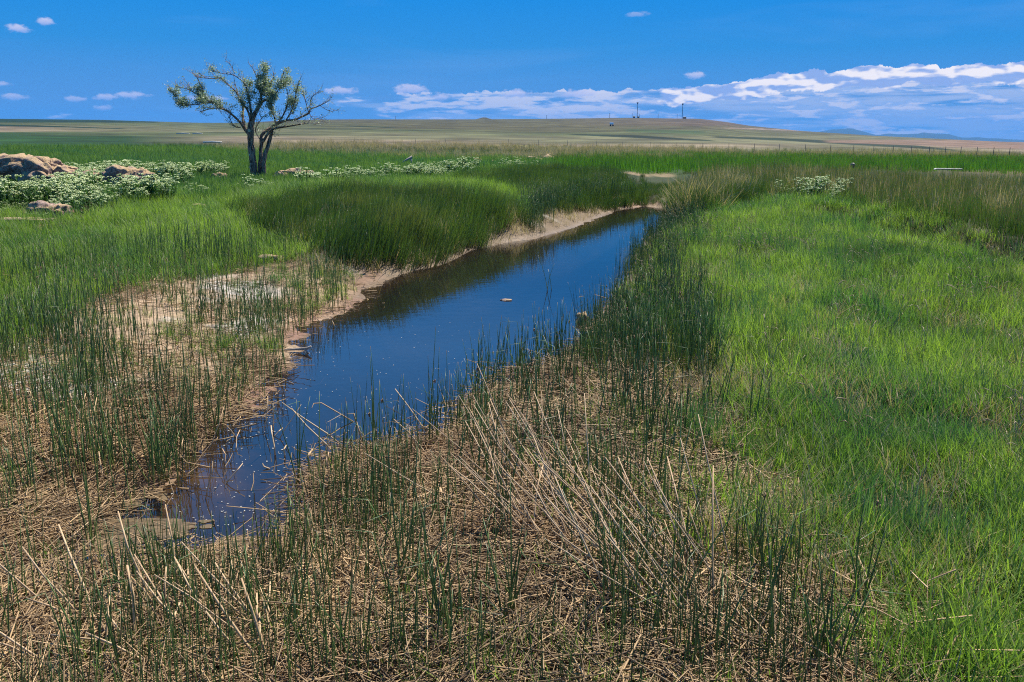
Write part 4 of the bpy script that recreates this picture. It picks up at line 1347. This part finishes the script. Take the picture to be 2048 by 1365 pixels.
for i, (px, py, s_, lb) in enumerate([(1062, 325, .55, 'pale rubble stone at the left of the rubble heap'), (1095, 322, .6, 'pinkish rubble stone on the front of the rubble heap'), (1098, 316, .5, 'topmost pale stone of the rubble heap'), (1080, 327, .45, 'low grey stone under the rubble heap'), (1110, 325, .4, 'rightmost stone of the rubble heap'), (955, 326, .45, 'pale pinkish stone among blooms left of the rubble heap'), (983, 329, .35, 'small pale stone between blooms and rubble heap')]):
    rock(px, py, s_, s_ * .8, s_ * .55, 30 + i, lb, i * .9, 'stone', 'stone', sub=3)
p = at(1164, 642)
bm_o = tag(link('wet_rock', rock_mesh('wet_rock', .085, .08, .085, 41, .3, 3), loc=(p[0], p[1], .03)), 'pointed dark wet rock standing in the water by the right shore', 'rock')
p = at(1013, 601)
is_ = link('mud_islet', rock_mesh('mud_islet', .085, .06, .014, 44, .2, 3), loc=(p[0], p[1], .003))
tag(is_, 'small pale muddy islet alone in the middle of the water', 'islet')
g = ground(2042, 836)
o = link('stone', rock_mesh('stone', .035, .03, .03, 51, .1, 3), loc=(g.x, g.y, g.z + .12)); tag(o, 'small pale grey stone in the grass at the right edge', 'stone')
g = ground(541, 524)
o = link('burrow_clod', rock_mesh('burrow_clod', .22, .14, .06, 52, .3, 3), loc=(g.x, g.y, g.z + .05)); tag(o, 'brown clod of turf overhanging a dark hole on the left bank', 'clod')
g = ground(1405, 566)
o = link('burrow_clod', rock_mesh('burrow_clod', .2, .13, .07, 53, .3, 3), loc=(g.x, g.y, g.z + .06)); tag(o, 'reddish soil clod by bare ground among right shore rushes', 'clod')
g = ground(1145, 1075)
# driftwood at the left shore
m, t = new_mat('weathered_wood')
out = t.n('ShaderNodeOutputMaterial'); b = t.n('ShaderNodeBsdfPrincipled')
pos = t.n('ShaderNodeNewGeometry').outputs['Position']
t.put(b.inputs['Base Color'], t.mix(t.noise(pos, 30., 5, .6), c3(.10, .08, .06), c3(.42, .36, .29))); b.inputs['Roughness'].default_value = .9
t.put(out.inputs[0], b.outputs[0]); M_wood = m
g = ground(600, 706)
mb = MB(); mb.tube([(-.22, 0, .02), (-.05, .02, .03), (.08, 0, .045), (.12, -.01, .07)], [.008, .014, .017, .01], 6, .3)
mb.tube([(.04, 0, .04), (.10, -.03, .0), (.12, -.04, -.03)], [.01, .008, .004], 5, .3)
o = link('driftwood', mb.mesh('driftwood', [M_wood], True), loc=g); tag(o, 'dark forked driftwood at the left waterline', 'driftwood')
# broken leaning rail in the pasture
g = ground(822, 336)
o = link('broken_post', None, loc=g); tag(o, 'weathered broken post with a rail leaning from its top beside the blooms', 'post')
mb = MB(); mb.tube([(0, 0, -.1), (.03, 0, .3), (0, 0, .62)], [.06, .06, .05], 7, .3); link('post', mb.mesh('post', [M_wood], True), o)
mb = MB(); mb.tube([(.08, 0, .64), (-.3, -.05, .42), (-.72, -.1, .12)], [.07, .055, .045], 7, .3); link('rail', mb.mesh('rail', [M_wood], True), o)
# pale logs in the far weeds
m, t = new_mat('bleached'); out = t.n('ShaderNodeOutputMaterial'); b = t.n('ShaderNodeBsdfPrincipled')
pos = t.n('ShaderNodeNewGeometry').outputs['Position']
t.put(b.inputs['Base Color'], t.mix(t.noise(pos, 8., 4, .6), c3(.35, .32, .26), c3(.72, .68, .58))); b.inputs['Roughness'].default_value = .8
t.put(out.inputs[0], b.outputs[0]); M_bl = m
for px, py, L, lb in ((366, 270, 1.8, 'pale bleached log in the far weeds left of the tree'), (395, 270, 1.4, 'shorter bleached log right of the other far log'), (425, 289, 1.6, 'low pale board lying in the pasture behind the tree')):
    g = ground(px, py); mb = MB(); mb.tube([(-L, 0, .12), (0, .1, .2), (L, 0, .16)], [.14, .17, .12], 7, .3)
    o = link('log', mb.mesh('log', [M_bl], True), loc=(g.x, g.y, g.z + .2)); tag(o, lb, 'log')
g = ground(1893, 364)
bm = bmesh.new(); bmesh.ops.create_cube(bm, size=1.0)
for v in bm.verts: v.co = Vector((v.co.x * 1.1, v.co.y * .35, v.co.z * .06)) + Vector((U(-.05, .05), U(-.05, .05), 0))
bmesh.ops.bevel(bm, geom=bm.edges[:], offset=.015, segments=1, affect='EDGES')
me = bpy.data.meshes.new('slab'); bm.to_mesh(me); bm.free(); me.materials.append(M_bl)
o = link('concrete_slab', me, loc=(g.x, g.y, g.z + .55), rot=(0, 0, -.3)); tag(o, 'long low pale concrete slab beyond the brown topped reeds', 'slab')

# ------------------------------------------------------------------ the tree
m, t = new_mat('tree_bark')
out = t.n('ShaderNodeOutputMaterial'); b = t.n('ShaderNodeBsdfPrincipled')
tcc = t.n('ShaderNodeTexCoord').outputs['Object']
mp = t.n('ShaderNodeMapping'); mp.inputs['Scale'].default_value = (9, 9, 2.2); t.put(mp.inputs[0], tcc)
b1 = t.noise(mp.outputs[0], 1.6, 8, .65); b2 = t.noise(tcc, 3.0, 4, .6)
cb = t.mix(t.ss(b1, .40, .60), c3(.05, .03, .02), c3(.30, .19, .12))
cb = t.mix(t.ss(b2, .58, .66), cb, c3(.45, .38, .24))
t.put(b.inputs['Base Color'], cb); b.inputs['Roughness'].default_value = .9
bp = t.n('ShaderNodeBump'); bp.inputs['Strength'].default_value = 1.; bp.inputs['Distance'].default_value = .04
t.put(bp.inputs['Height'], b1); t.put(b.inputs['Normal'], bp.outputs[0]); t.put(out.inputs[0], b.outputs[0])
M_bark = m
M_leaf = veg_mat('olive_leaf', (.14, .19, .12), (.48, .52, .44), trans=.28, instanced=False, rough=.5)

gt = ground(515, 364)
TS = (gt.y * math.cos(PITCH) + (EYE - gt.z) * math.sin(PITCH)) / FPX / 4.655 * .93    # metres per drawing unit
azt = math.atan2(gt.x, gt.y)
tree = link('tree', None, loc=gt, rot=(0, 0, -azt))
tag(tree, 'lone wind shaped tree with three stems and sparse grey green leaves', 'tree')


def tp(x, y, dep=0.0):
    return Vector(((x - 990) * TS, dep, (1275 - y) * TS))


def smooth_line(pts, rad, step=.10):
    P, Rr = [], []
    n = len(pts)
    for i in range(n - 1):
        p0, p1, p2, p3 = pts[max(i - 1, 0)], pts[i], pts[i + 1], pts[min(i + 2, n - 1)]
        k = max(2, int((p2 - p1).length / step))
        for j in range(k):
            f = j / k
            P.append(.5 * ((2 * p1) + (p2 - p0) * f + (2 * p0 - 5 * p1 + 4 * p2 - p3) * f * f + (3 * p1 - p0 - 3 * p2 + p3) * f ** 3))
            Rr.append(rad[i] * (1 - f) + rad[i + 1] * f)
    P.append(pts[-1]); Rr.append(rad[-1])
    return P, Rr


LIMBS = [  # (name, points (x, y, radius), depth at start, depth at end)
    ('trunk', [(985, 1290, 46), (960, 1190, 38), (955, 1080, 35), (952, 980, 33), (945, 880, 31), (950, 800, 32), (958, 730, 30), (972, 670, 27), (1005, 610, 22), (1050, 540, 18), (1085, 492, 14), (1130, 482, 9), (1185, 480, 4)], 0, .1),
    ('trunk', [(1020, 1285, 26), (1020, 1180, 22), (1030, 1050, 20), (1045, 920, 19), (1062, 850, 18)], .12, .15),
    ('trunk', [(1060, 1285, 30), (1052, 1180, 25), (1065, 1060, 21), (1100, 940, 19), (1130, 860, 17), (1160, 775, 14)], .0, -.1),
    ('branch', [(1040, 930, 14), (1050, 850, 16), (1070, 810, 15), (1120, 765, 14), (1190, 722, 12), (1280, 680, 12), (1380, 668, 10), (1450, 638, 9), (1530, 600, 8), (1545, 562, 7), (1640, 522, 5), (1735, 475, 2)], .15, .5),
    ('branch', [(1060, 890, 12), (1100, 830, 12), (1150, 770, 11), (1200, 752, 10), (1290, 738, 8), (1400, 718, 6), (1490, 707, 4), (1575, 712, 2)], -.1, -.7),
    ('branch', [(935, 810, 22), (905, 770, 20), (885, 715, 18), (885, 640, 14), (890, 560, 10), (870, 480, 7), (850, 420, 5), (830, 330, 3)], 0, .6),
    ('branch', [(890, 745, 16), (860, 700, 13), (800, 640, 11), (755, 600, 10), (690, 572, 7), (600, 578, 5), (500, 607, 2)], 0, -.5),
    ('branch', [(745, 598, 9), (660, 545, 8), (590, 510, 7), (520, 470, 6), (440, 420, 5), (380, 392, 3), (310, 380, 2)], -.1, .3),
    ('branch', [(600, 515, 5), (500, 535, 4), (420, 545, 4), (350, 550, 3), (300, 480, 2), (250, 420, 1.5)], 0, -.4),
    ('branch', [(960, 680, 13), (930, 580, 10), (880, 500, 8), (840, 420, 7), (770, 350, 5), (700, 292, 4), (635, 285, 2)], .0, -.5),
    ('branch', [(965, 640, 12), (960, 560, 9), (955, 470, 8), (940, 400, 7), (915, 325, 6), (860, 275, 5), (800, 245, 4), (730, 240, 3), (620, 215, 1.5)], 0, .4),
    ('branch', [(1075, 500, 11), (1065, 430, 9), (1050, 350, 7), (1035, 260, 4), (1000, 180, 2)], .1, -.2),
    ('branch', [(1070, 450, 8), (1110, 360, 7), (1160, 320, 5), (1200, 265, 4), (1205, 210, 2)], .1, .5),
    ('branch', [(1095, 400, 5), (1085, 290, 4), (1110, 220, 3), (1120, 160, 2)], .1, .3),
    ('branch', [(1200, 715, 9), (1270, 630, 7), (1320, 520, 6), (1330, 420, 4), (1310, 310, 3), (1345, 205, 1.5)], .2, .8),
    ('branch', [(1195, 715, 7), (1180, 630, 6), (1160, 560, 5), (1180, 460, 4), (1240, 380, 3), (1290, 230, 1.5)], .0, -.6),
    ('branch', [(1300, 672, 6), (1350, 590, 5), (1390, 490, 4), (1410, 390, 3), (1440, 300, 1.5)], .3, -.1),
    ('branch', [(1525, 590, 5), (1500, 470, 4), (1470, 400, 2), (1440, 370, 1)], .5, .8),
    ('branch', [(1540, 550, 4), (1560, 450, 3), (1590, 420, 2), (1610, 400, 1)], .5, .3),
    ('branch', [(1640, 522, 3), (1700, 558, 2), (1755, 580, 1)], .5, .6),
    ('branch', [(1535, 605, 4), (1565, 655, 3), (1650, 645, 1)], .5, .3),
    ('branch', [(860, 745, 6), (820, 748, 5), (785, 715, 4), (760, 640, 2)], 0, -.2),
    ('branch', [(700, 300, 3), (600, 300, 2.5), (500, 290, 2), (460, 255, 1)], -.4, -.6),
    ('branch', [(560, 500, 4), (530, 400, 3), (500, 320, 2), (480, 280, 1)], .1, .3),
    ('branch', [(440, 420, 3), (400, 360, 2), (370, 310, 1)], .2, .3),
    ('branch', [(835, 240, 3), (800, 160, 2), (755, 110, 1)], .3, .4),
    ('branch', [(1040, 870, 5), (1000, 790, 4), (1010, 740, 3), (1060, 660, 2), (1040, 600, 1)], .1, .0),
]
twigs = MB()
LEAFSP = [(1080, 380, 150, 1.), (1000, 340, 90, .9), (1150, 440, 110, 1.), (1140, 580, 90, .7), (1400, 520, 95, .8), (1345, 270, 60, .8), (1250, 350, 110, .7), (1120, 190, 50, 1.), (480, 410, 80, .7),
          (300, 450, 80, 1.), (350, 520, 90, .8), (540, 510, 100, .8), (690, 350, 80, .6), (860, 550, 110, .55), (620, 205, 40, 1.), (1440, 400, 70, .6), (760, 480, 130, .35), (1200, 650, 60, .4), (840, 690, 50, .5), (1060, 480, 90, .6), (950, 450, 100, .4),
          (1345, 215, 30, 1.2), (700, 430, 60, .5), (640, 520, 80, .5)]
leaves = MB()


def leafiness(p):
    x = p.x / TS + 990; y = 1275 - p.z / TS
    s_ = 0.06 + .16 * max(0, 1 - ((x - 1080) / 420) ** 2 - ((y - 440) / 260) ** 2)
    for a, b_, r_, k in LEAFSP:
        q = ((x - a) ** 2 + (y - b_) ** 2) / (r_ * r_)
        s_ = max(s_, k * max(0, 1.25 - q))
    return min(s_ * .9, .9)


def leaf(p):
    L = U(.05, .085); yaw = U(0, 6.28); pit = U(-.6, 1.2)
    d = Vector((math.cos(yaw) * math.cos(pit), math.sin(yaw) * math.cos(pit), math.sin(pit)))
    s_ = d.cross(Vector((R() - .5, R() - .5, R() + .1))).normalized() * L * .27
    leaves.add([p, p + d * L * .5 + s_, p + d * L, p + d * L * .5 - s_], [(0, 1, 2, 3)], (), [0, .5, 1, .5], R())


def twig(p, d, L, rad, depth):
    n = max(3, int(L / .07))
    pts = [p.copy()]; q = p.copy(); d = d.normalized()
    for i in range(n):
        d = (d + Vector((random.gauss(0, .16), random.gauss(0, .16), random.gauss(.02, .13)))).normalized()
        q = q + d * (L / n); pts.append(q.copy())
        lv = leafiness(q)
        if R() < lv * 1.3 + .02:
            for _ in range(int(3 + 8 * lv)):
                leaf(q + Vector((random.gauss(0, .06), random.gauss(0, .06), random.gauss(0, .06))))
        if depth > 0 and R() < .42:
            side = Vector((random.gauss(0, 1), random.gauss(0, 1), random.gauss(.25, .8))).normalized()
            twig(q, (d * .75 + side * .8), L * U(.35, .65), rad * .6, depth - 1)
    twigs.tube(pts, [rad * (1 - .75 * i / n) for i in range(n + 1)], 3, R(), cap=False)


for nm, pts, d0, d1 in LIMBS:
    n = len(pts)
    P3 = [tp(p[0], p[1], (d0 + (d1 - d0) * i / (n - 1)) * 1.0 + (0.06 * math.sin(i * 2.1) if 0 < i < n - 1 else 0)) for i, p in enumerate(pts)]
    P, Rr = smooth_line(P3, [p[2] * TS for p in pts])
    mb = MB(); 
    P = [p + Vector((mnoise.noise(p * 3.1), mnoise.noise(p * 3.1 + Vector((9, 0, 0))), 0)) * min(.03, r_ * .5) for p, r_ in zip(P, Rr)]
    Rr = [r_ * (1 + .18 * mnoise.noise(p * 4.3)) + .002 for p, r_ in zip(P, Rr)]
    mb.tube(P, Rr, 10 if nm == 'trunk' else 6, 0)
    link(nm, mb.mesh(nm, [M_bark], True), tree)
    for i in range(1, len(P)):
        r_ = Rr[i]
        if P[i].z < 1.75: continue
        pr = 1.0 if r_ < .05 else .5
        for _k in range(2 if R() < .35 else 1):
            if R() > pr: continue
            t_ = (P[i] - P[i - 1]).normalized()
            outw = Vector((P[i].x * .25, random.gauss(0, .8), U(.1, 1.0)))
            twig(P[i], t_ * .6 + outw.normalized() * .7 + Vector((random.gauss(0, .5), 0, 0)), U(.16, .48), .010, 2)
link('twigs', twigs.mesh('twigs', [M_bark]), tree)['kind'] = 'stuff'
link('foliage', leaves.mesh('foliage', [M_leaf]), tree)['kind'] = 'stuff'
for px, py, sc_, lb in ():
    pass

# ------------------------------------------------------------------ blooming cress
x, y, d = pick(13000, 14, 48, .9, [Z_CRESS, Z_CRESS2, Z_CRESS3, Z_CRESS4], jit=10, dens=lambda x, y, d: .5 + .5 * sstep(fbm(x, y, .9, 3, 27.), .38, .55))


def cress_h(x, y):
    return .45 + 1.3 * sstep(fbm(x, y, .8, 3, 52.), .35, .7)

k = np.argsort(d)
x, y, d = x[k], y[k], d[k]
z = height(x, y)
keep = np.ones(len(x), bool)
n_ind = 0; cell = {}
pc = []
for i_ in range(5):
    fl, lf = cress_parts(9, .34, .17)
    pc.append((fl.mesh('flower_head', [M_flowo]), lf.mesh('foliage', [M_flowlo])))
pxx, pyy = proj(np.stack([x, y, z], 1))
for i_ in range(len(x)):
    if n_ind >= 290: break
    if not (-20 < pxx[i_] < 2060): continue
    c_ = (round(x[i_] / .3), round(y[i_] / .3))
    if c_ in cell: continue
    cell[c_] = 1; keep[i_] = False; n_ind += 1
    o = link('flowering_plant', None, loc=(x[i_], y[i_], z[i_]), rot=(0, 0, U(0, 6.28)), scale=float(cress_h(x[i_:i_ + 1], y[i_:i_ + 1])[0]) * U(.85, 1.2))
    f_, l_ = random.choice(pc)
    link('foliage', l_, o)['kind'] = 'stuff'; link('flower_heads', f_, o)['kind'] = 'stuff'
    left = pxx[i_] < 480
    sz_w = ['tiny', 'low', 'middling', 'tall', 'very tall'][sum(o.scale.x > q for q in (.6, .85, 1.15, 1.5))]
    if pxx[i_] > 1400:
        tag(o, sz_w + ' pale blooming plant in the small patch behind the right meadow', 'flowering plant', 'blooming plants behind the right meadow')
    elif left:
        wh = where(pxx[i_], pyy[i_], [(15, 'cut by the left edge'), (60, 'near the left edge'), (100, 'left of the ochre rock'), (140, 'below the outcrop'), (230, 'between outcrop and domed boulder'), (320, 'before the domed boulder'), (400, 'right of the domed boulder'), (9999, 'left of the tree')],
                   [(385, 'far side'), (400, ''), (418, 'mid patch'), (9999, 'front row')])
        tag(o, sz_w + ' pale blooming plant ' + wh, 'flowering plant', 'blooming plants before the rock outcrop')
    else:
        wh = where(pxx[i_], 0, [(600, 'just right of the tree'), (760, 'left of the broken post'), (900, 'by the broken post'), (9999, 'near the rubble heap')], [(9999, '')])
        tag(o, sz_w + ' pale blooming plant ' + wh, 'flowering plant', 'blooming plants right of the tree')
x, y, z = x[keep], y[keep], z[keep]
scatter('blooming_cress', P_cress, np.stack([x, y, z], 1), rots(len(x), .08), cress_h(x, y) * RNG.uniform(.8, 1.2, len(x)), RNG.integers(0, 5, len(x)), RNG.random(len(x)), 'mass of pale blooming cress around the rocks and tree', 'flowers')

# ------------------------------------------------------------------ fence
M_dk = veg_mat('dark_metal', (.05, .045, .04), (.12, .10, .08), trans=0, instanced=False)
fence = link('wire_fence', None, loc=(0, 100, 0)); tag(fence, 'thin wire fence with dark posts crossing the far pasture', 'fence')
base = [(831, 293), (891, 293.5), (958, 294), (1017, 294.5), (1077, 296), (1135, 297), (1193, 299), (1245, 300), (1300, 301.5), (1353, 303), (1405, 304.5), (1457, 306), (1508, 307.5), (1558, 309),
        (1610, 310.5), (1660, 312), (1706, 313.5), (1746, 315), (1785, 316.5), (1821, 317.5), (1857, 318.5), (1889, 319.5), (1920, 320.5), (1952, 321.5), (1985, 322.5), (2017, 323.5), (2048, 324.5), (2080, 326)]
tops = []
for px, py in base:
    g = ground(px, py - 1.5)
    mb = MB(); hp = 1.25; mb.tube([(0, 0, -.1), (0, 0, hp)], [.035, .03], 5, R())
    link('post', mb.mesh('post', [M_dk]), fence, (g.x, g.y - 100, g.z)); tops.append(Vector((g.x, g.y - 100, g.z)))
for hz_ in (.4, .75, 1.1):
    mb = MB(); mb.tube([q + Vector((0, 0, hz_)) for q in tops], [.008] * len(tops), 3, .5)
    link('wire', mb.mesh('wire', [M_dk]), fence)

# ------------------------------------------------------------------ masts, huts, poles, trailer on the far hill


def ridge(px, dist=1470):
    v = ray(px, 240); h_ = v[:2] / np.hypot(v[0], v[1]) * dist
    return Vector((h_[0], h_[1], float(height(np.array([h_[0]]), np.array([h_[1]]))[0])))


for px, hh_, lb, bl in ((1274, 24, 'left of the two tall masts on the far hill top', -8), (1364, 23, 'right of the two tall masts on the far hill top', 10)):
    g = ridge(px)
    o = link('radio_mast', None, loc=g); tag(o, lb, 'mast')
    mb = MB(); mb.tube([(0, 0, -2), (0, 0, hh_ * .5), (0, 0, hh_)], [.5, .42, .36], 6, .2); link('pole', mb.mesh('pole', [M_dk]), o)
    mb = MB(); mb.tube([(0, 0, hh_ - 2.2), (0, 0, hh_ - .6), (0, 0, hh_ + .3)], [.5, 1.35, 1.5], 8, .2); link('antenna_head', mb.mesh('antenna_head', [M_dk]), o)
for px, sx, lb in ((1268, 3.2, 'small dark hut left of the left mast foot'), (1276.5, 2.2, 'small dark hut right of the left mast foot'), (1369, 5.0, 'long low dark hut right of the right mast foot')):
    g = ridge(px); o = link('hut', None, loc=g); tag(o, lb, 'hut')
    bm = bmesh.new(); bmesh.ops.create_cube(bm, size=1.0, matrix=Matrix.Translation((0, 0, 1.0)) @ Matrix.Diagonal((sx, 3, 2.6, 1)))
    me = bpy.data.meshes.new('walls'); bm.to_mesh(me); bm.free(); me.materials.append(M_dk); link('walls', me, o)
    bm = bmesh.new(); bmesh.ops.create_cone(bm, segments=4, radius1=1, radius2=.3, depth=.9, cap_ends=True, matrix=Matrix.Translation((0, 0, 2.76)) @ Matrix.Diagonal((sx * .8, 2.4, 1, 1)) @ Matrix.Rotation(math.pi / 4, 4, 'Z'))
    me = bpy.data.meshes.new('roof'); bm.to_mesh(me); bm.free(); me.materials.append(M_dk); link('roof', me, o)
for px, hh_, lb in ((1093, 6, 'far utility pole on the hill nearest the centre'), (1219, 8, 'far thin pole on the hill left of both masts'), (1264, 8, 'thin pole just left of the left mast'), (1279, 7, 'thin pole just right of the left mast'), (1316, 7, 'thin pole midway between the two masts'), (1354, 7, 'thin pole just left of the right mast'), (791, 5, 'far thin pole on the ridge left of centre')):
    g = ridge(px); o = link('utility_pole', None, loc=g); tag(o, lb, 'pole')
    mb = MB(); mb.tube([(0, 0, -1), (0, 0, hh_)], [.28, .22], 5, .2); link('pole', mb.mesh('pole', [M_dk]), o)
    mb = MB(); mb.tube([(-1, 0, hh_ - .7), (1, 0, hh_ - .7)], [.12, .12], 4, .2); link('crossarm', mb.mesh('crossarm', [M_dk]), o)
g = ground(1223, 253)
o = link('trailer', None, loc=g); tag(o, 'tiny white trailer parked on the slope below the left mast', 'trailer')
bm = bmesh.new(); bmesh.ops.create_cube(bm, size=1.0, matrix=Matrix.Translation((0, 0, 1.3)) @ Matrix.Diagonal((1.9, 1.2, 1.1, 1))); bmesh.ops.bevel(bm, geom=bm.edges[:], offset=.2, segments=2, affect='EDGES')
me = bpy.data.meshes.new('body'); bm.to_mesh(me); bm.free()
mw, t = new_mat('white_paint'); out = t.n('ShaderNodeOutputMaterial'); b = t.n('ShaderNodeBsdfPrincipled'); b.inputs['Base Color'].default_value = c3(.8, .8, .78); t.put(out.inputs[0], b.outputs[0])
me.materials.append(mw); link('body', me, o)
for s_ in (-.6, .6):
    mb = MB(); mb.tube([(s_, -.9, .4), (s_, -.7, .4)], [.4, .4], 10, .2); link('wheel', mb.mesh('wheel', [M_dk]), o)
g = ground(1704, 343)
mb = MB(); mb.tube([(0, 0, -.1), (.02, 0, .25), (.0, 0, .42)], [.17, .2, .10], 7, .1); 
o = link('dark_post', mb.mesh('dark_post', [M_dk], True), loc=(g.x, g.y, g.z + .25), scale=(.8, .8, .55)); tag(o, 'short black stump standing alone in the vivid green strip', 'stump')
